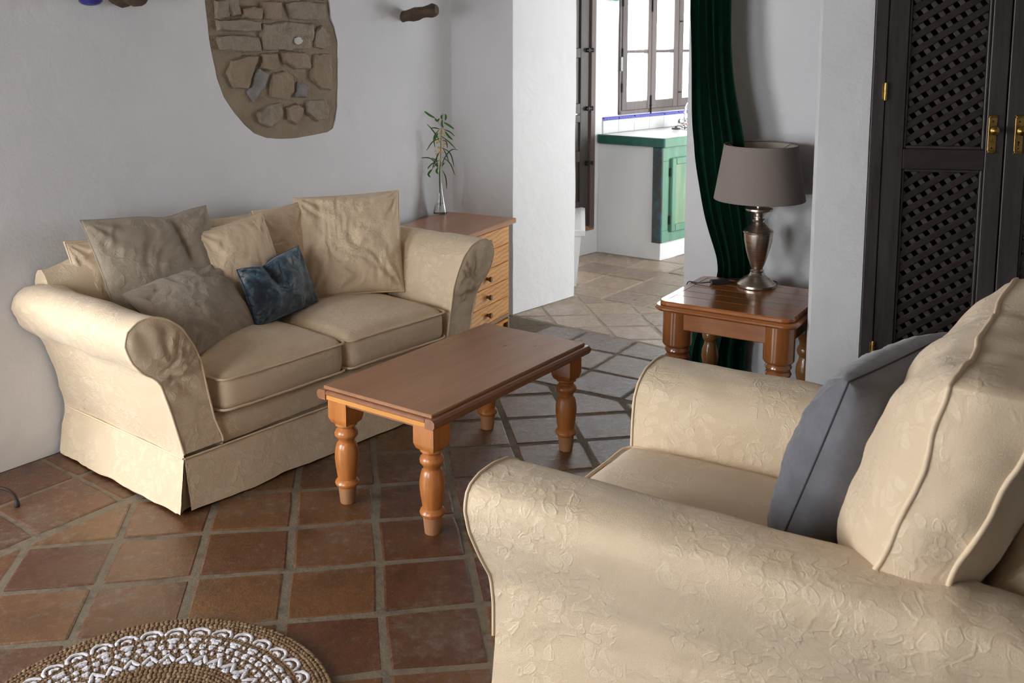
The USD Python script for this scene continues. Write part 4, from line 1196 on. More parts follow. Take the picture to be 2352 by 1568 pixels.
THIN = [[(410, 340), (340, 318), (288, 326)], [(240, 273), (310, 350), (380, 450), (405, 520)], [(402, 350), (318, 440), (345, 588)], [(412, 465), (300, 510), (228, 636)], [(430, 435), (540, 520), (622, 612)], [(465, 345), (550, 370), (616, 432)],
        [(430, 590), (560, 650), (603, 845)], [(435, 850), (460, 740), (560, 610), (652, 630)], [(440, 720), (550, 790), (612, 962)], [(372, 862), (300, 720), (140, 726)], [(405, 762), (260, 830), (184, 997)], [(366, 790), (365, 700), (402, 655)], [(298, 730), (340, 760), (372, 790)],
        [(443, 900), (490, 1000), (497, 1158)], [(305, 885), (325, 800), (400, 655)], [(450, 600), (505, 690), (530, 772)], [(440, 495), (500, 500), (508, 605)], [(320, 860), (345, 830), (372, 815)], [(430, 850), (450, 820), (470, 795)]]
BROAD = [[(345, 190), (270, 155), (192, 93)], [(345, 195), (375, 240), (405, 198)], [(465, 250), (530, 285), (604, 336)], [(480, 370), (525, 440), (578, 487)], [(445, 215), (432, 280), (458, 322)], [(385, 395), (350, 450), (345, 495)], [(385, 860), (355, 910), (388, 945)], [(300, 885), (235, 960), (275, 998)], [(372, 790), (365, 830), (385, 850)], [(487, 140), (495, 180), (482, 225)], [(440, 150), (432, 180), (436, 212)]]
for q in THIN:
    leaf(q, .0068, M['leaf'], prnd.uniform(-.035, .035))
for q in BROAD:
    leaf(q, .0125, M['leaf_bright'], prnd.uniform(-.02, .02))
obj('twig', tube(smoothpath([sp(420, 300), sp(385, 240), sp(345, 195)], 8), .0008, 5), M['stem'], sprig, smooth=True)
obj('twig', tube(smoothpath([sp(445, 180), sp(465, 140), sp(490, 140)], 8), .0007, 5), M['stem'], sprig, smooth=True)
FLOW = [(437, 378), (408, 398), (445, 400), (473, 430), (400, 435), (450, 460), (438, 466), (462, 470), (390, 490), (372, 522), (400, 515), (475, 540), (463, 548), (488, 545), (420, 548), (460, 578), (395, 588), (408, 594), (384, 592), (352, 632), (428, 625), (418, 645), (432, 655), (458, 660), (400, 655), (358, 682), (405, 755), (460, 725), (420, 800), (402, 835), (466, 872), (455, 335)]
for q in FLOW:
    d_ = prnd.uniform(-.02, .02)
    p = sp(*q, d_)
    b = trimesh.creation.icosphere(1, prnd.uniform(.0032, .0052))
    v, f = vf(b)
    v = v * (1 + .25 * (meshkit.noise(v * 900, 3) - .5))[:, None] + p
    obj('blossom', join((v, f), tube([p, sp(420, q[1] + 20)], .0003, 4)), M['blossom'], sprig, smooth=True)

# ------------------------------------------------------------------ lamp on the side table
M['nickel'] = mat('brushed_nickel', {'tc': ('texture_coordinate', {}), 'mp': ('mapping', {'scale': (1, 1, 40)}), 'n': ('noise_texture', {'scale': 8.0, 'detail': 3}), 'rr': ('map_range', {'to_min': 0.22, 'to_max': 0.36}),
                                      'p': ('principled_bsdf', {'base_color': (0.56, 0.50, 0.44), 'metallic': 1.0})}, [('tc.object', 'mp.vector'), ('mp.vector', 'n.vector'), ('n.fac', 'rr.value'), ('rr.result', 'p.roughness')])


def shade_mat():
    nodes = {'tc': ('texture_coordinate', {}), 'mp': ('mapping', {'scale': (160, 160, 420)}), 'n': ('noise_texture', {'scale': 1.0, 'detail': 2}), 'r': ('rgb_ramp', {'ramp': [(0.3, (0.25, 0.205, 0.187)), (0.7, (0.30, 0.25, 0.23))]}),
             'p': ('principled_bsdf', {'roughness': 0.9, 'sheen_weight': 0.2}), 't': ('translucent_bsdf', {}), 'm': ('mix_closure', {'fac': 0.15})}
    return mat('taupe_shade', nodes, [('tc.object', 'mp.vector'), ('mp.vector', 'n.vector'), ('n.fac', 'r.fac'), ('r.color', 'p.base_color'), ('r.color', 't.color'), ('p.BSDF', 'm.closure1'), ('t.BSDF', 'm.closure2')], surface='m.closure')


M['shade'] = shade_mat()
M['shade_in'] = plain('cream_shade_lining', (0.55, 0.50, 0.42), 0.8)
M['black_plastic'] = plain('black_plastic', (0.018, 0.018, 0.02), 0.4)
LX, LY = 1.14, 4.575
lamp = thing('table_lamp', 'nickel urn table lamp with a taupe fabric shade', 'lamp', (LX, LY, SZ))
obj('base', lathe([(.083, 0), (.089, .004), (.089, .014), (.083, .020), (.077, .026), (.062, .040), (.044, .052), (.034, .062), (.030, .070)], 40), M['nickel'], lamp, smooth=30)
obj('urn', lathe([(.024, .068), (.030, .072), (.031, .078), (.025, .084), (.026, .090), (.033, .105), (.045, .140), (.056, .180), (.063, .215), (.0655, .243), (.0655, .252), (.069, .256), (.070, .262), (.066, .268), (.059, .272), (.046, .284), (.033, .298), (.026, .306), (.028, .312), (.029, .318), (.024, .324), (.024, .332), (.031, .342), (.045, .352), (.060, .358), (.063, .362), (.062, .369), (.050, .372), (.02, .374)], 40), M['nickel'], lamp, smooth=30)
obj('stem', lathe([(.0145, .370), (.0145, .47), (.012, .475), (.012, .55)], 20), M['nickel'], lamp, smooth=30)
zb, zt = .413, .662
rb, rt = .2055, .166
sh = lathe([(rb, zb), (rb + .0012, zb + .004), (rt + .0012, zt - .004), (rt, zt), (rt - .0025, zt), (rb - .0025, zb)], 64)
P = np.array([(rb, zb), (rb + .001, zb + .003), (rt + .001, zt - .003), (rt, zt)])
a = np.linspace(0, 2 * np.pi, 72, endpoint=False)
obj('shade', lathe_open := grid(np.stack([np.outer(P[:, 0], np.cos(a)), np.outer(P[:, 0], np.sin(a)), np.repeat(P[:, 1:], 72, 1)], -1)[::-1], wrap_v=True), M['shade'], lamp, smooth=30)
P2 = P - [[.0025, 0]]
P2[:, 0] = [rb - .0025, rb - .0022, rt - .0022, rt - .0025]
g2 = grid(np.stack([np.outer(P2[:, 0], np.cos(a)), np.outer(P2[:, 0], np.sin(a)), np.repeat(P2[:, 1:], 72, 1)], -1), wrap_v=True)
obj('shade_lining', g2, M['shade_in'], lamp, smooth=30)
for r_, z_ in ((rb - .001, zb), (rt - .001, zt)):
    ring = np.c_[r_ * np.cos(a), r_ * np.sin(a), np.full(72, z_)]
    obj('shade_rim', tube(ring, .0028, 6, closed=True), M['shade'], lamp, smooth=True)
for k in range(3):
    q = k * 2.094 + .4
    obj('shade_spoke', tube([(.012 * math.cos(q), .012 * math.sin(q), .545), (rt * .5 * math.cos(q), rt * .5 * math.sin(q), .62), ((rt - .003) * math.cos(q), (rt - .003) * math.sin(q), zt - .004)], .0016, 6), M['nickel'], lamp)
def stl(x, y, z=0.0):
    """A point of the side table's top in lamp coordinates."""
    p = SC + sd * x + sn * y
    return np.array([p[0] - LX, p[1] - LY, z])


cord = smoothpath([(.085, .01, .006), (.12, .05, .004), (.09, .11, .004), (-.02, .13, .004), (-.11, .13, .004), (-.16, .12, .004), stl(-.10, .20, .004), stl(-.135, .175, .012)], 50)
obj('cord', tube(cord, .0027, 7), M['black_plastic'], lamp, smooth=True)
sw0, sw1 = stl(-.135, .175, .012), stl(-.205, .12, .012)
fr = frame(sw0, sw1 - sw0)
obj('cord_switch', tf(cbox(0, np.linalg.norm(sw1 - sw0), -.014, .014, -.011, .011, .005), fr), M['black_plastic'], lamp)
cord2 = smoothpath([sw1, stl(-.25, .10, .004), stl(-.29, .11, .004), stl(-.315, .115, .003), stl(-.325, .118, -.03), stl(-.33, .13, -.12), stl(-.33, .16, -.35), stl(-.30, .25, -.49)], 50)
obj('cord', tube(cord2, .0027, 7), M['black_plastic'], lamp, smooth=True)

# ------------------------------------------------------------------ curtain, swept aside along the alcove wall
def velvet():
    nodes = {'g': ('geometry', {}), 'n': ('noise_texture', {'scale': 30.0, 'detail': 3}), 'r': ('rgb_ramp', {'ramp': [(0.3, (0.004, 0.040, 0.022)), (0.7, (0.006, 0.058, 0.033))]}),
             'p': ('principled_bsdf', {'roughness': 0.7, 'sheen_weight': 0.35, 'sheen_roughness': 0.35, 'sheen_tint': (0.25, 0.65, 0.5), 'specular_ior_level': 0.15})}
    return mat('green_velvet', nodes, [('g.position', 'n.vector'), ('n.fac', 'r.fac'), ('r.color', 'p.base_color')])


M['velvet'] = velvet()
ALN = np.array([ALD[1], -ALD[0]])                     # out of the wall, to the room
cu = thing('curtain', 'dark green velvet curtain swept aside beside the kitchen opening', 'curtain', (ALC[0], ALC[1], 0))
zk = [2.35, 1.83, 1.41, 1.22, .94, .78, .64, .50, .35, .20, .10, .012]
le = CubicSpline(zk[::-1], [-.04, -.010, .015, .025, .075, .105, .150, .180, .10, .02, -.01, -.02][::-1])
re_ = CubicSpline(zk[::-1], [.165, .19, .225, .27, .315, .335, .35, .36, .37, .35, .34, .34][::-1])
m, n = 90, 120
zz = np.linspace(2.35, .012, m); k = np.linspace(0, 1, n)
P = np.zeros((m, n, 3))
for i, z in enumerate(zz):
    a, b = float(le(z)), float(re_(z))
    sft = .014 + .42 * .14 * min(1.0, max(0.0, (z - .55) / .6)); a += sft; b += sft
    wdt = b - a
    ph = k * 5.2 * 2 * np.pi + 1.2 * np.sin(z * 2.1)
    amp = .020 + .010 * math.sin(z * 1.3)
    far = min(1.0, max(0.0, (z - .55) / .6)); far = .14 * far * far * (3 - 2 * far)
    dep = .045 + far + amp * np.sin(ph) + .006 * np.sin(ph * 2.3 + z * 3) + .01 * (meshkit.fbm(np.stack([k * 6, np.full(n, z * 2.5), k * 0], -1), 2, 5) - .5)
    if z < .25:
        dep = dep + (.25 - z) * .18 * (meshkit.noise(np.stack([k * 5, k * 0, k * 0], -1), 2)) 
    s_ = a + wdt * k + .006 * np.cos(ph)
    q = np.outer(s_, ALD) + np.outer(np.maximum(dep, .008), ALN)
    P[i] = np.c_[q, np.full(n, z)]
g = grid(P)
g2 = (g[0] - np.r_[ALN * .002, 0], g[1][:, ::-1])
nn = np.cross(g[0][g[1][:, 1]] - g[0][g[1][:, 0]], g[0][g[1][:, 2]] - g[0][g[1][:, 0]]).sum(0)[:2] @ ALN
if nn < 0:
    g, g2 = (g[0], g[1][:, ::-1]), (g2[0], g2[1][:, ::-1])
obj('cloth', join(g, g2), M['velvet'], cu, smooth=70)

# ------------------------------------------------------------------ dark lattice cupboard doors in the pier wall
M['dark_wood'] = wood('black_brown_wood', (0.017, 0.0145, 0.014), (0.062, 0.053, 0.052), axis=2, scale=2.0, ratio=12, rough=0.42, bump=0.12)
M['dark_slat'] = wood('black_brown_slat', (0.018, 0.0135, 0.012), (0.038, 0.028, 0.025), axis=0, scale=3.0, ratio=10, rough=0.40, bump=0.1)
M['slat_back'] = wood('lit_back_slat', (0.035, 0.030, 0.027), (0.085, 0.075, 0.068), axis=0, scale=3.0, ratio=10, rough=0.4, bump=0.1)  # light caught by the back slats, painted in as a lighter grey
M['brass'] = mottled('aged_brass', (0.30, 0.185, 0.05), (0.50, 0.33, 0.11), 50, 0.3, extra={'metallic': 1.0}, rough2=0.45)
M['black_hole'] = plain('keyhole_black', (0.004, 0.004, 0.004), 0.9)
M['inside'] = plain('cupboard_inside', (0.05, 0.042, 0.038), 0.8)
DF = frame((PIER[0], PIER[1], 0), (DD[0], DD[1], 0))           # local x along the pier, y into the cupboard (away from the room)
assert DF[:2, 1] @ DN < 0
dw = lambda mesh: tf(mesh, DF)
dr = thing('door_1', 'dark brown double cupboard doors with diagonal wooden lattice panels', None, kind='structure')
for a, b in ((.2385, .2865), (1.195, 1.243)):
    obj('jamb', dw(cbox(a, b, -.012, .08, .06, 2.155, .003)), M['dark_wood'], dr)
obj('lintel', dw(cbox(.2385, 1.243, -.012, .08, 2.11, 2.158, .003)), M['dark_wood'], dr)


def clip_slats(x0, x1, z0, z1, ang, pitch, width, y0, y1, phase, parent, material):
    d = np.array([math.cos(ang), math.sin(ang)]); nrm = np.array([-d[1], d[0]])
    box_ = sbox(x0, z0, x1, z1)
    c = np.array([(x0 + x1) / 2, (z0 + z1) / 2])
    R = np.hypot(x1 - x0, z1 - z0)
    k0 = int(R / 2 / pitch) + 1
    for k in range(-k0, k0 + 1):
        o_ = c + nrm * (k + phase) * pitch
        q = Polygon([o_ - d * R - nrm * width / 2, o_ + d * R - nrm * width / 2, o_ + d * R + nrm * width / 2, o_ - d * R + nrm * width / 2]) & box_
        if q.is_empty or q.geom_type != 'Polygon' or q.area < 2e-4:
            continue
        pts = np.array(q.exterior.coords)[:-1]
        ins = np.array(q.buffer(-.0022).exterior.coords)[:-1] if not q.buffer(-.0022).is_empty and q.buffer(-.0022).geom_type == 'Polygon' else pts
        # local mesh frame: x along the slat so that the grain follows it
        allp = np.vstack([np.c_[pts, np.full(len(pts), y1)], np.c_[pts, np.full(len(pts), y0 + .002)], np.c_[ins, np.full(len(ins), y0)]])
        v, f = vf(m3.Manifold.hull_points(np.c_[(allp[:, :2] - o_) @ d, (allp[:, :2] - o_) @ nrm, -allp[:, 2]]))
        fr = np.eye(4)
        fr[:3, 0] = [d[0], 0, d[1]]; fr[:3, 1] = [nrm[0], 0, nrm[1]]; fr[:3, 2] = [0, -1, 0]; fr[:3, 3] = [o_[0], 0, o_[1]]
        obj('slat', fix(dw(tf((v, f), fr))), material, parent, smooth=False)


def leaf_door(x0, x1, hinge_left):
    """Stiles and rails, two lattice panels; x0..x1 along the pier."""
    t = dr
    st_l, st_r = x0 + .0765, x1 - .066
    for a, b in ((x0, st_l), (st_r, x1)):
        obj('stile', dw(cbox(a, b, -.006, .034, .075, 2.105, .003)), M['dark_wood'], t)
    for a, b in ((.075, .255), (1.135, 1.215), (2.0, 2.105)):
        obj('rail', dw(cbox(st_l, st_r, -.004, .032, a, b, .003)), M['dark_slat'], t)
    for a, b in ((.255, 1.135), (1.215, 2.0)):
        # stepped moulding round the panel
        for q in ((st_l, st_l + .012, a, b), (st_r - .012, st_r, a, b), (st_l + .012, st_r - .012, a, a + .012), (st_l + .012, st_r - .012, b - .012, b)):
            obj('panel_moulding', dw(cbox(q[0], q[1], .003, .03, q[2], q[3], .0035)), M['dark_wood'], t)
        clip_slats(st_l + .011, st_r - .011, a + .011, b - .011, math.radians(33), .0475, .0255, .010, .0165, .2, t, M['dark_slat'])
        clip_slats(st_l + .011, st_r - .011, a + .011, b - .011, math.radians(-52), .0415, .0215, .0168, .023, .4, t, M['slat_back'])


leaf_door(.2895, .7375, True)
leaf_door(.7435, 1.192, False)
obj('cupboard_body', dw(join(cbox(.20, 1.28, .40, .42, .02, 2.2), cbox(.18, .20, .085, .42, .02, 2.2), cbox(1.28, 1.30, .085, .42, .02, 2.2), cbox(.20, 1.28, .085, .40, .02, .05), cbox(.20, 1.28, .12, .40, .52, .545), cbox(.20, 1.28, .12, .40, 1.16, 1.185), cbox(.20, 1.28, .085, .40, 2.18, 2.2))), M['inside'], dr)
for z in (1.44, .397):
    hg = lathe([(.0, -.036), (.0055, -.035), (.0065, -.03), (.0065, -.0008), (.005, -.0004), (.005, .0004), (.0065, .0008), (.0065, .03), (.0055, .035), (0, .036)], 16)
    obj('hinge', dw(join(move(hg, (.288, -.013, z)), cbox(.2755, .288, -.0135, -.0115, z - .03, z + .03, .0004))), M['brass'], dr, label='brass butt hinge at the left edge of the doors')


def knob_plate(x, z, keyhole):
    pl = obj('handle_plate', dw(join(cbox(x - .0155, x + .0155, -.0115, -.006, z - .082, z + .050, .0015), cbox(x - .018, x + .018, -.016, -.006, z + .054, z + .059, .002), cbox(x - .0135, x + .0135, -.014, -.006, z + .049, z + .055, .0015),
                                     cbox(x - .018, x + .018, -.016, -.006, z - .091, z - .086, .002), cbox(x - .0135, x + .0135, -.014, -.006, z - .087, z - .081, .0015))), M['brass'], dr, label='brass door knob plate')
    kv, kf = lathe([(.0, .0), (.006, .0), (.006, .014), (.010, .018), (.0168, .022), (.018, .026), (.0165, .030), (.0125, .032), (.0122, .0325), (.009, .036), (.004, .0385), (0, .039)], 28)
    kn = np.stack([kv[:, 0], -kv[:, 2], kv[:, 1]], 1) + [x, -.010, z]
    obj('knob', dw((kn, kf[:, ::-1])), M['brass'], pl, smooth=40)
    for zz in (z + .034, z - .070):
        s = lathe([(.0, 0), (.0034, 0), (.0028, .0015), (0, .002)], 12)
        sv = np.stack([s[0][:, 0], -s[0][:, 2], s[0][:, 1]], 1) + [x, -.0112, zz]
        obj('screw', dw((sv, s[1][:, ::-1])), M['black_hole'], pl)
    if keyhole:
        sv = lathe([(.0, 0), (.0045, 0), (.0045, .001), (0, .001)], 14)
        q = np.stack([sv[0][:, 0], -sv[0][:, 2], sv[0][:, 1]], 1) + [x, -.0112, z - .046]
        obj('keyhole', dw(join((q, sv[1][:, ::-1]), cbox(x - .002, x + .002, -.0122, -.0112, z - .060, z - .046, .0002))), M['black_hole'], pl)


knob_plate(.692, 1.294, False)
knob_plate(.789, 1.294, True)
for x, h, r in ((.53, .16, .035), (.60, .13, .04)):
    jar = thing('glass_jar', 'tall clear glass glinting behind the lower lattice panel' if h > .15 else 'short clear glass glinting behind the lower lattice panel', 'glass', tuple((DF @ np.array([x, .17, .545, 1]))[:3]))
    obj('glass', lathe([(r * .8, 0), (r * .85, .003), (r, h), (r - .003, h), (r * .85 - .004, .008), (0, .006)], 24), M['glass'], jar, smooth=40)

# ------------------------------------------------------------------ the kitchen
KF = frame((KIT0[0], KIT0[1], 0), (KITD[0], KITD[1], 0))       # local x along the window wall, y behind it, -y into the kitchen
assert KF[:2, 1] @ KITN < 0
kw = lambda mesh: tf(mesh, KF)
M['grey_wood'] = wood('weathered_brown_frame', (0.105, 0.085, 0.078), (0.18, 0.15, 0.14), axis=2, scale=2.5, ratio=12, rough=0.55)
M['plank_door'] = wood('dark_plank_door', (0.040, 0.033, 0.028), (0.075, 0.062, 0.054), axis=2, scale=2.2, ratio=12, rough=0.5)
M['red_frame'] = wood('red_brown_frame', (0.10, 0.066, 0.056), (0.155, 0.105, 0.09), axis=2, scale=2.2, ratio=12, rough=0.5)
M['iron'] = plain('black_iron', (0.03, 0.028, 0.026), 0.5, metallic=0.6)
M['steel'] = plain('steel', (0.62, 0.62, 0.63), 0.18, metallic=1.0)
M['chrome'] = plain('chrome', (0.80, 0.80, 0.82), 0.08, metallic=1.0)
M['pane'] = mat('window_pane', {'t': ('transparent_bsdf', {}), 'g': ('glossy_bsdf', {'roughness': 0.02, 'color': (1, 1, 1)}), 'f': ('fresnel', {'IOR': 1.45}), 'ge': ('geometry', {}), 'nb': ('math', {'math_type': 'subtract', 'value1': 1.0}), 'mu': ('math', {'math_type': 'multiply'}), 'm': ('mix_closure', {})}, [('ge.backfacing', 'nb.value2'), ('nb.value', 'mu.value1'), ('f.fac', 'mu.value2'), ('mu.value', 'm.fac'), ('t.BSDF', 'm.closure1'), ('g.BSDF', 'm.closure2')], surface='m.closure')
win = thing('window_1', 'kitchen window of three narrow brown casements', kind='structure')
W0, W1, WZ0, WZ1 = .235, 1.40, 1.052, 2.44
for a, b, c, d_ in ((W0, W0 + .026, WZ0, WZ1), (W1 - .026, W1, WZ0, WZ1), (W0, W1, WZ0, WZ0 + .03), (W0, W1, WZ1 - .03, WZ1)):
    obj('frame', kw(cbox(a, b, -.012, .06, c, d_, .003)), M['grey_wood'], win)
cas = [(.263, .628), (.640, 1.003), (1.010, 1.372)]
for i, (a, b) in enumerate(cas):
    sw_ = .064
    for x0, x1 in ((a, a + sw_), (b - sw_ * .6 if i == 0 else b - sw_, b)):
        obj('casement_stile', kw(cbox(x0, x1, -.018, .03, WZ0 + .032, WZ1 - .032, .003)), M['grey_wood'], win)
    xr = b - (sw_ * .6 if i == 0 else sw_)
    for z0, z1 in ((WZ0 + .032, WZ0 + .098), (1.527, 1.552), (1.98, 2.005), (WZ1 - .09, WZ1 - .032)):
        obj('glazing_bar', kw(cbox(a + sw_, xr, -.014, .026, z0, z1, .003)), M['grey_wood'], win)
    for z0, z1 in ((WZ0 + .098, 1.527), (1.552, 1.98), (2.005, WZ1 - .09)):
        obj('pane', kw(cbox(a + sw_, xr, .008, .011, z0, z1, .0003)), M['pane'], win)
for z in (1.26, 1.53, 1.92):
    obj('hinge', kw(cbox(.256, .270, -.024, -.012, z - .035, z + .035, .003)), M['iron'], win)
obj('bolt', kw(join(cbox(.626, .634, -.030, -.016, 1.045, 1.19, .002), cbox(.622, .638, -.033, -.016, 1.10, 1.115, .002))), M['iron'], win, label='iron espagnolette bolt between the casements')
obj('bolt', kw(cbox(.626, .634, -.030, -.016, 1.85, 1.98, .002)), M['iron'], win)
for z in (1.20, 1.78):
    obj('peg_hinge', kw(move(rotz(cbox(-.02, .02, -.005, .005, z - .005, z + .005, .002), 0), (1.03, -.028, 0))), M['iron'], win)
obj('latch', kw(cbox(.244, .256, -.028, -.010, 1.39, 1.50, .002)), M['steel'], win)
# plank door to the left of it
kd = thing('door_2', 'dark brown panelled kitchen door above a white step', kind='structure')
obj('door_frame', kw(cbox(-.105, -.052, -.014, .08, .2, 2.25, .003)), M['red_frame'], kd)
obj('door_frame', kw(cbox(-1.0, -.95, -.014, .08, .2, 2.25, .003)), M['red_frame'], kd)
obj('door_frame', kw(cbox(-.95, -.105, -.014, .08, 2.2, 2.25, .003)), M['red_frame'], kd)
obj('threshold', kw(cbox(-1.0, -.052, -.012, .12, .185, .205, .003)), M['pine_raw'], kd)
for x0, x1 in ((-.205, -.108), (-.945, -.85)):
    obj('stile', kw(cbox(x0, x1, .006, .045, .215, 2.198, .003)), M['plank_door'], kd)
for z0, z1 in ((.215, .42), (.72, .80), (1.02, 1.075), (1.085, 1.16), (1.50, 1.57), (2.08, 2.198)):
    obj('rail', kw(cbox(-.85, -.205, .006, .043, z0, z1, .003)), M['plank_door'], kd)
for z0, z1 in ((.42, .72), (.80, 1.02), (1.16, 1.50), (1.57, 2.08)):
    obj('panel', kw(cbox(-.85, -.205, .022, .034, z0, z1, .002)), M['plank_door'], kd)
for z in (.705, 1.12, 1.555, 1.95):
    obj('bolt', kw(join(cbox(-.165, -.085, -.022, -.012, z - .006, z + .006, .002), cbox(-.150, -.135, -.026, .006, z - .016, z + .016, .002), cbox(-.100, -.085, -.026, -.008, z - .016, z + .016, .002))), M['iron'], kd)
# white step below that door
step_ = [(-1.2, -.02), (-.26, -.02), (-.94, -.60), (-1.3, -.35)]
lo = np.array(step_); hi = lo + np.array([[0, 0], [.02, -.02], [.02, -.02], [0, 0]])
obj('wall_step', kw(m3.Manifold.hull_points(np.vstack([np.c_[lo, np.zeros(4)], np.c_[hi, np.full(4, .340)]]))), M['plaster_kitchen'], kind='structure', smooth=False, label='low white plaster step behind the pillar')
hi2 = hi + np.array([[0, 0], [.02, -.02], [.02, -.02], [0, 0]])
obj('trim_1', kw(m3.Manifold.hull_points(np.vstack([np.c_[hi2, np.full(4, .342)], np.c_[hi2, np.full(4, .378)], np.c_[hi, np.full(4, .384)]]))), M['plaster_kitchen'], kind='structure', smooth=False, label='white ledge board on the low plaster step')

# counter: white masonry, tiled worktop edged in green, green cupboard front
M['green_paint'] = mottled('washed_green_wood', (0.075, 0.215, 0.15), (0.15, 0.33, 0.235), 7, 0.5, 0.15, 80, 0.003, stretch=(1, 1, .18), c3=(0.115, 0.27, 0.16))
M['green_panel'] = mottled('pale_green_panel', (0.16, 0.30, 0.19), (0.25, 0.37, 0.22), 7, 0.5, 0.15, 80, 0.003, stretch=(1, 1, .15), c3=(0.12, 0.27, 0.19))
M['green_dark'] = mottled('dark_green_paint', (0.010, 0.085, 0.065), (0.028, 0.13, 0.10), 8, 0.35, 0.1, 60, 0.002, c3=(0.012, 0.10, 0.085))
M['post_paint'] = mottled('worn_blue_green_post', (0.012, 0.10, 0.085), (0.045, 0.040, 0.036), 7, 0.4, 0.1, 60, 0.002, c3=(0.01, 0.16, 0.20), stretch=(1, 1, .7))
M['white_tile'] = mottled('white_glazed_tile', (0.78, 0.79, 0.79), (0.82, 0.83, 0.82), 4, 0.12)


def blue_tile():
    nodes = {'tc': ('texture_coordinate', {}), 'mp': ('mapping', {'rotation': (0, 0.8, 0)}), 'w': ('wave_texture', {'bands_direction': 'diagonal', 'profile': 'tri', 'scale': 24.0, 'distortion': 0.0}), 'r': ('rgb_ramp', {'ramp': [(0.25, (0.035, 0.035, 0.30)), (0.6, (0.12, 0.11, 0.55)), (0.8, (0.30, 0.30, 0.70))]}),
             'p': ('principled_bsdf', {'roughness': 0.15})}
    return mat('blue_rope_tile', nodes, [('tc.object', 'w.vector'), ('w.fac', 'r.fac'), ('r.color', 'p.base_color')])


M['blue_tile'] = blue_tile()
KB = np.array([1.102, 7.35])
CN_ = np.linalg.inv(KF) @ np.array([KB[0], KB[1], 0, 1])
bx, by = CN_[0], CN_[1]                                # the counter's free corner in wall coordinates
ctr_ = thing('kitchen_counter', 'white plastered kitchen counter with a green edged tiled worktop and green cupboard', 'counter', (0, 0, 0))
LEN = 1.75
body_p = [(0, -.004), (LEN, -.004), (LEN, by), (bx, by)]
vb = m3.Manifold.hull_points(np.vstack([np.c_[np.array(body_p), np.zeros(4)], np.c_[np.array(body_p), np.full(4, .845)]])).refine_to_length(.06)
obj('plaster_body', kw(rough(vb, .006, 7, 3)), M['plaster_kitchen'], ctr_, smooth=50)
topp = [(-.008, -.006), (LEN, -.006), (LEN, by - .035), (bx - .03, by - .035)]
obj('worktop', kw(prism([(p[0], p[1]) for p in topp], .862, .916)), M['white_tile'], ctr_, smooth=False)
e0, e1 = np.array(topp[0]), np.array(topp[3])
ed = (e1 - e0) / np.linalg.norm(e1 - e0)
f2 = frame(KF @ np.array([e0[0], e0[1], 0, 1]) [:4] @ np.eye(4) if False else (KF @ np.array([e0[0], e0[1], 0, 1]))[:3], KF[:3, 0] * ed[0] + KF[:3, 1] * ed[1])
obj('worktop_edge', tf(cbox(.0, np.linalg.norm(e1 - e0) + .012, -.014, .008, .850, .919, .006), f2), M['green_dark'], ctr_, label='dark green wooden edge at the end of the worktop')
obj('worktop_edge', kw(cbox(bx - .03, LEN, by - .050, by - .030, .850, .919, .004)), M['green_paint'], ctr_, label='washed green wooden edge along the front of the worktop')
# front framing: a corner post, rails and a door
obj('corner_post', tf(cbox(np.linalg.norm(e1 - e0) - .085, np.linalg.norm(e1 - e0) - .008, -.004, .02, .135, .851, .004), f2), M['post_paint'], ctr_, label='worn dark green and blue corner post')
obj('face_rail', kw(cbox(bx - .012, LEN, by - .022, by + .01, .745, .851, .003)), M['green_paint'], ctr_)
obj('face_rail', kw(cbox(bx - .012, LEN, by - .022, by + .01, .135, .225, .003)), M['green_paint'], ctr_)
obj('face_stile', kw(cbox(bx - .012, bx + .075, by - .021, by + .01, .225, .745, .003)), M['green_paint'], ctr_)
cd_ = obj('cupboard_door', kw(join(cbox(bx + .078, bx + .128, by - .046, by - .014, .21, .765, .005), cbox(bx + .50, bx + .55, by - .046, by - .014, .21, .765, .005), cbox(bx + .128, bx + .50, by - .046, by - .014, .21, .262, .005), cbox(bx + .128, bx + .50, by - .046, by - .014, .713, .765, .005))), M['green_paint'], ctr_)
obj('door_panel', kw(cbox(bx + .126, bx + .502, by - .037, by - .02, .26, .715, .004)), M['green_panel'], cd_)
for z in (.66, .30):
    obj('hinge', kw(cbox(bx + .066, bx + .080, by - .034, by - .020, z - .032, z + .032, .003)), M['iron'], cd_)
sk = thing('splashback', 'white tile splashback with a blue rope border under the window', None, kind='structure')
x = .046
k = 0
while x < 1.6:
    w = .190 if k == 0 else .198
    obj('tile', kw(cbox(x, x + w - .003, -.012, .002, .918, 1.016, .002)), M['white_tile'], sk)
    obj('border_tile', kw(cbox(x, x + w - .003, -.018, .002, 1.018, 1.043, .006)), M['blue_tile'], sk, label='blue rope border tile')
    x += w
    k += 1
sink = thing('sink', 'oval steel sink set in the white tiled worktop', 'sink', tuple((KF @ np.array([1.10, by / 2 - .02, .917, 1]))[:3]), math.atan2(KITD[1], KITD[0]))
obj('rim', lathe([(.215, .0005), (.222, .001), (.222, .004), (.20, .006), (.185, .004), (.17, -.03), (.15, -.06), (0, -.065)], 48, sx=1.55, sy=.84), M['steel'], sink, smooth=40)
tp = thing('kitchen_tap', 'chrome mixer tap with a swan neck spout at the sink', 'tap', tuple((KF @ np.array([.865, by * .36, .921, 1]))[:3]), math.atan2(KITD[1], KITD[0]))
obj('body', lathe([(.024, 0), (.026, .006), (.019, .012), (.019, .05), (.021, .055), (.012, .065), (.010, .09)], 24), M['chrome'], tp, smooth=40)
obj('spout', tube(smoothpath([(0, 0, .085), (.0, 0, .15), (.03, -.03, .23), (.10, -.06, .27), (.17, -.09, .26), (.20, -.10, .22)], 40), .0095, 12), M['chrome'], tp, smooth=True)
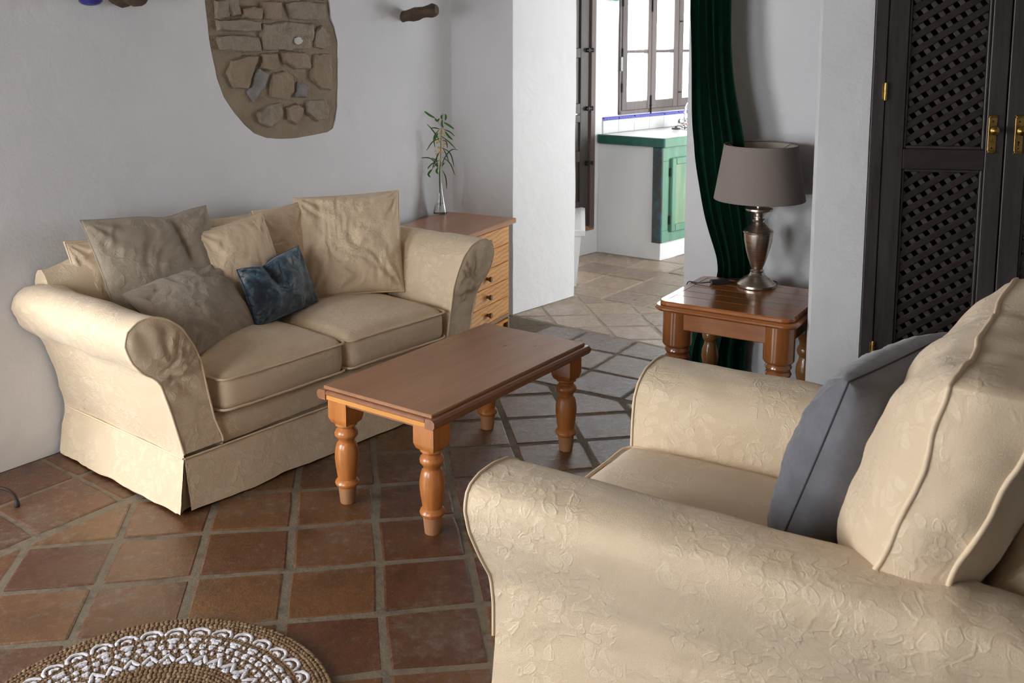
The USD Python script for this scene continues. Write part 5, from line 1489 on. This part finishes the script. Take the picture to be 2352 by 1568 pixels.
for sg, hl in ((-1, 'clear'), (1, 'dark')):
    kn = lathe([(.010, 0), (.010, .03), (.021, .034), (.024, .045), (.024, .062), (.020, .070), (0, .072)], 20)
    q = frame((0, 0, .035), (0, 1, 0), (sg * .9, -.25, .35))
    obj('tap_handle', tf(kn, q), M['chrome'], tp, smooth=40)
M['red_dot'] = plain('red_tap_mark', (0.75, 0.08, 0.03), 0.3)
obj('tap_mark', tf(lathe([(.010, 0), (.009, .002), (0, .0025)], 16), frame((-.005, -.019, .034), (1, 0, 0), (-.25, -1, 0.1))), M['red_dot'], tp)
M['rubber'] = plain('black_rubber', (0.02, 0.02, 0.022), 0.5)
pl_ = thing('sink_plug', 'black rubber plug lying at the left rim of the sink', 'plug', tuple((KF @ np.array([.70, by * .42, .922, 1]))[:3]))
obj('plug', lathe([(.032, 0), (.036, .004), (.034, .012), (.012, .016), (.010, .026), (0, .028)], 24), M['rubber'], pl_, smooth=40)
obj('chain', tube(smoothpath([(0, 0, .026), (.03, .02, .03), (.06, .04, .012), (.12, .05, .004), (.17, .06, .004)], 20), .003, 6), M['rubber'], pl_, smooth=True)
M['teal'] = plain('teal_glaze', (0.10, 0.42, 0.38), 0.2)
pt = thing('wall_plate', 'teal glazed plate hanging on the kitchen wall beside the window', 'plate', tuple((KF @ np.array([.142, -.004, 2.085, 1]))[:3]))
pv, pf = lathe([(.0, .012), (.08, .012), (.10, .018), (.158, .034), (.162, .031), (.10, .010), (.08, .004), (0, .004)], 48)
fr = frame((0, 0, 0), KF[:3, 0], -KF[:3, 1])
obj('plate', tf((pv, pf), fr), M['teal'], pt, smooth=40)

# ------------------------------------------------------------------ pegs and wall lamp on the long wall
M['peg'] = wood('old_weathered_peg', (0.030, 0.021, 0.015), (0.11, 0.070, 0.042), axis=0, scale=6, ratio=4, rough=0.85, bump=0.8)


def peg(label, s, z, length, r, tilt, seed):
    o_ = thing('wooden_peg', label, 'peg', tuple(on_left(s, z, 0)))
    k = np.linspace(-.03, length, 26)
    P = []
    for i, x in enumerate(k):
        rr = r * (1 + .12 * math.sin(i * .55 + seed)) * (1 - .25 * max(0, (i - 22) / 3.0) ** 2)
        P.append([x, 0, 0, rr])
    P = np.array(P)
    # it sticks out of the wall and leans along it
    d = np.array([LN[0], LN[1], 0]) * math.cos(tilt[0]) + np.array([LD[0], LD[1], 0]) * math.sin(tilt[0])
    d = d * math.cos(tilt[1]) + np.array([0, 0, 1.0]) * math.sin(tilt[1])
    fr_ = frame((0, 0, 0), d)
    m_ = tube(P[:, :3], P[:, 3], 16)
    m_ = rough(m_, r * .16, 26, seed)
    obj('stub', tf(m_, fr_), M['peg'], o_, smooth=40)


peg('knotty old wooden peg sticking out of the wall near the corner', 2.345, 1.762, .21, .034, (.20, .17), 2)
peg('thick dark wooden peg cut off by the top of the picture', .60, 1.83, .16, .052, (.05, -.02), 9)
M['blue_glaze'] = mottled('cobalt_glaze', (0.010, 0.010, 0.09), (0.03, 0.03, 0.22), 20, 0.1)
M['white_glaze'] = plain('white_glaze', (0.7, 0.69, 0.65), 0.15)
bp_ = on_left(.42, 1.77, .11)
bowl = thing('wall_sconce', 'white ceramic wall sconce with a cobalt blue base', 'wall lamp', tuple(bp_))
obj('base', lathe([(0, .0), (.02, .0015), (.035, .007), (.0435, .016), (.046, .026)], 32), M['blue_glaze'], bowl, smooth=40)
obj('body', lathe([(.046, .026), (.050, .04), (.056, .08), (.05, .13), (.03, .16), (.0, .165)], 32), M['white_glaze'], bowl, smooth=40)
obj('bracket', tube([(0, 0, .09), tuple(np.array([-LN[0], -LN[1], 0]) * .12 + [0, 0, .09])], .012, 10), M['iron'], bowl, smooth=True)

# ------------------------------------------------------------------ iron leg at the left edge
M['wrought'] = mottled('wrought_iron', (0.022, 0.014, 0.012), (0.045, 0.026, 0.02), 30, 0.45, 0.2, 60, 0.002)
ir = thing('iron_stand', 'dark wrought iron stand with a curved leg at the left edge', 'stand', (-1.755, 3.372, 0))
for q in (0.0, -1.66, -2.9):
    ca, sa = math.cos(q), math.sin(q)
    c0 = np.array([-.235, -.03])
    def turn(p):
        r = np.array([p[0], p[1]]) - c0
        return np.array([c0[0] + r[0] * ca - r[1] * sa, c0[1] + r[0] * sa + r[1] * ca, p[2]])
    pts = [(0, 0, .022), (-.004, -.0005, .045), (-.022, -.003, .066), (-.06, -.008, .078), (-.12, -.016, .085), (-.18, -.024, .10), (-.225, -.029, .16)]
    lg = obj('leg', tube(smoothpath([turn(p) for p in pts], 36), .0062, 10), M['wrought'], ir, smooth=True)
    obj('foot', move(lathe([(.0, .0), (.008, .0005), (.0098, .006), (.0095, .014), (.0072, .022), (.0062, .030), (0, .031)], 20), turn((0, 0, 0))), M['rubber'], lg, smooth=40)
obj('post', move(lathe([(.011, .13), (.014, .15), (.010, .17), (.0085, .3), (.0085, .62), (.013, .64), (0, .66)], 20), (-.235, -.03, 0)), M['wrought'], ir, smooth=40)

# ------------------------------------------------------------------ round jute rug
def jute():
    nodes = {'g': ('geometry', {}), 'n': ('noise_texture', {'scale': 60.0, 'detail': 3}), 'r': ('rgb_ramp', {'ramp': [(0.25, (0.17, 0.092, 0.042)), (0.5, (0.33, 0.195, 0.098)), (0.75, (0.56, 0.40, 0.235))]}),
             'pi': ('map_range', {'to_min': 0.55, 'to_max': 1.4}), 'h': ('hsv', {}), 'f': ('noise_texture', {'scale': 420.0, 'detail': 2}), 'b': ('bump', {'strength': 0.6, 'distance': 0.002}), 'p': ('principled_bsdf', {'roughness': 0.85})}
    return mat('jute', nodes, [('g.position', 'n.vector'), ('n.fac', 'r.fac'), ('r.color', 'h.color'), ('g.random_per_island', 'pi.value'), ('pi.result', 'h.value'), ('h.color', 'p.base_color'), ('g.position', 'f.vector'), ('f.fac', 'b.height'), ('b.normal', 'p.normal')])


M['jute'] = jute()
M['white_yarn'] = mottled('white_cotton_yarn', (0.50, 0.49, 0.53), (0.66, 0.65, 0.69), 60, 0.9, 0.7, 260, 0.002, space='position')
RX, RY, RR = -.881, 2.209, .452
rug = thing('rug', 'round braided jute rug with a white crochet pattern in the foreground', 'rug', (RX, RY, 0))
rr_ = random.Random(5)
obj('backing', lathe([(RR - .006, .0012), (RR - .002, .005), (RR - .006, .0085), (0, .0085)], 120), M['jute'], rug, smooth=30)
knot = trimesh.creation.icosphere(1, 1.0)
kv0, kf0 = vf(knot)


def knots(r0, r1, pitch, aw, ah, name, zc=.0095, amp=1.0):
    V, F_, n_ = [], [], 0
    nr = max(1, int(round((r1 - r0) / pitch)))
    for i in range(nr):
        r = r0 + (i + .5) * (r1 - r0) / nr
        m = int(2 * np.pi * r / (aw * 1.55))
        for j in range(m):
            q = 2 * np.pi * (j + .5 * (i % 2)) / m + rr_.uniform(-.05, .05) / max(r * 60, 1)
            tw = .5 if i % 2 else -.5
            a_, w_, h_ = aw * rr_.uniform(.85, 1.15), pitch * .56 * rr_.uniform(.9, 1.15), ah * rr_.uniform(.8, 1.2)
            v = kv0 * [a_, w_, h_]
            c_, s_ = math.cos(q + math.pi / 2 + tw), math.sin(q + math.pi / 2 + tw)
            v = np.stack([v[:, 0] * c_ - v[:, 1] * s_, v[:, 0] * s_ + v[:, 1] * c_, v[:, 2]], 1) + [r * math.cos(q), r * math.sin(q), zc + rr_.uniform(-.0008, .0008)]
            V.append(v); F_.append(kf0 + n_); n_ += len(v)
    return obj(name, (np.vstack(V), np.vstack(F_)), M['jute'], rug, smooth=True, kind='stuff')


knots(RR - .044, RR, .0112, .0082, .0058, 'jute_border')
knots(.243, RR - .044, .0120, .0062, .0038, 'jute_field', .0085)
knots(.10, .243, .0112, .0080, .0056, 'jute_centre')
knots(.01, .10, .0112, .0080, .0056, 'jute_middle')


def yarn(paths, r, name='crochet', flat=.6):
    ms = []
    rng = np.random.default_rng(17)
    for p in paths:
        p = np.asarray(p, float)
        m_ = len(p)
        q = np.c_[p[:, 0] * np.cos(p[:, 1]), p[:, 0] * np.sin(p[:, 1]), np.full(m_, .0118)]
        q += rng.uniform(-.0009, .0009, (m_, 3))
        rad = r * rng.uniform(.86, 1.16, m_)
        rad[0] *= .6; rad[-1] *= .6
        v, f = tube(q, rad, 8, flat=flat)
        ms.append((v + rng.uniform(-.0006, .0006, v.shape), f))
    return obj(name, join(*ms), M['white_yarn'], rug, smooth=True, kind='stuff', label='white cotton crochet row of the rug')


N = 37
dth = 2 * np.pi / N
arcs, dash1, dash2, dash3, zig, tri = [], [], [], [], [], []
line = lambda r, q, w, n=7: np.c_[np.full(n, r), q + np.linspace(-.5, .5, n) * w * dth]
for k_ in range(N):
    q0 = k_ * dth
    u = np.linspace(0, np.pi, 15)
    arcs.append(np.c_[.376 + .028 * np.sin(u), q0 - np.cos(u) * dth * .42])
    u = np.linspace(0, np.pi, 9)
    arcs.append(np.c_[.375 + .010 * np.sin(u), q0 - np.cos(u) * dth * .18])
    dash1.append(line(.3535, q0 + .05 * dth, .56, 9)); dash1.append(line(.3445, q0 + .02 * dth, .34))
    dash1.append(line(.349, q0 + .52 * dth, .12, 4))
    dash2.append(line(.3265, q0 + .02 * dth, .36)); dash2.append(line(.3265, q0 + .51 * dth, .34))
    dash2.append(line(.3195, q0 + .02 * dth, .24, 5)); dash2.append(line(.3195, q0 + .51 * dth, .22, 5))
    dash3.append(line(.3010, q0 + .25 * dth, .40)); dash3.append(line(.2945, q0 + .25 * dth, .20, 5)); dash3.append(line(.300, q0 + .72 * dth, .18, 5))
    z_ = np.abs(np.linspace(-1, 1, 11))
    zig.append(np.c_[.256 + .030 * (1 - z_), q0 + np.linspace(-.5, .5, 11) * dth * .90])
    tri.append(line(.2515, q0, .44)); tri.append(line(.2595, q0, .22, 5))
yarn(arcs, .0053)
yarn(dash1, 0.0066)
yarn(dash2, 0.0066)
yarn(dash3, 0.0062)
yarn(zig, 0.0062)
yarn(tri, 0.0062)
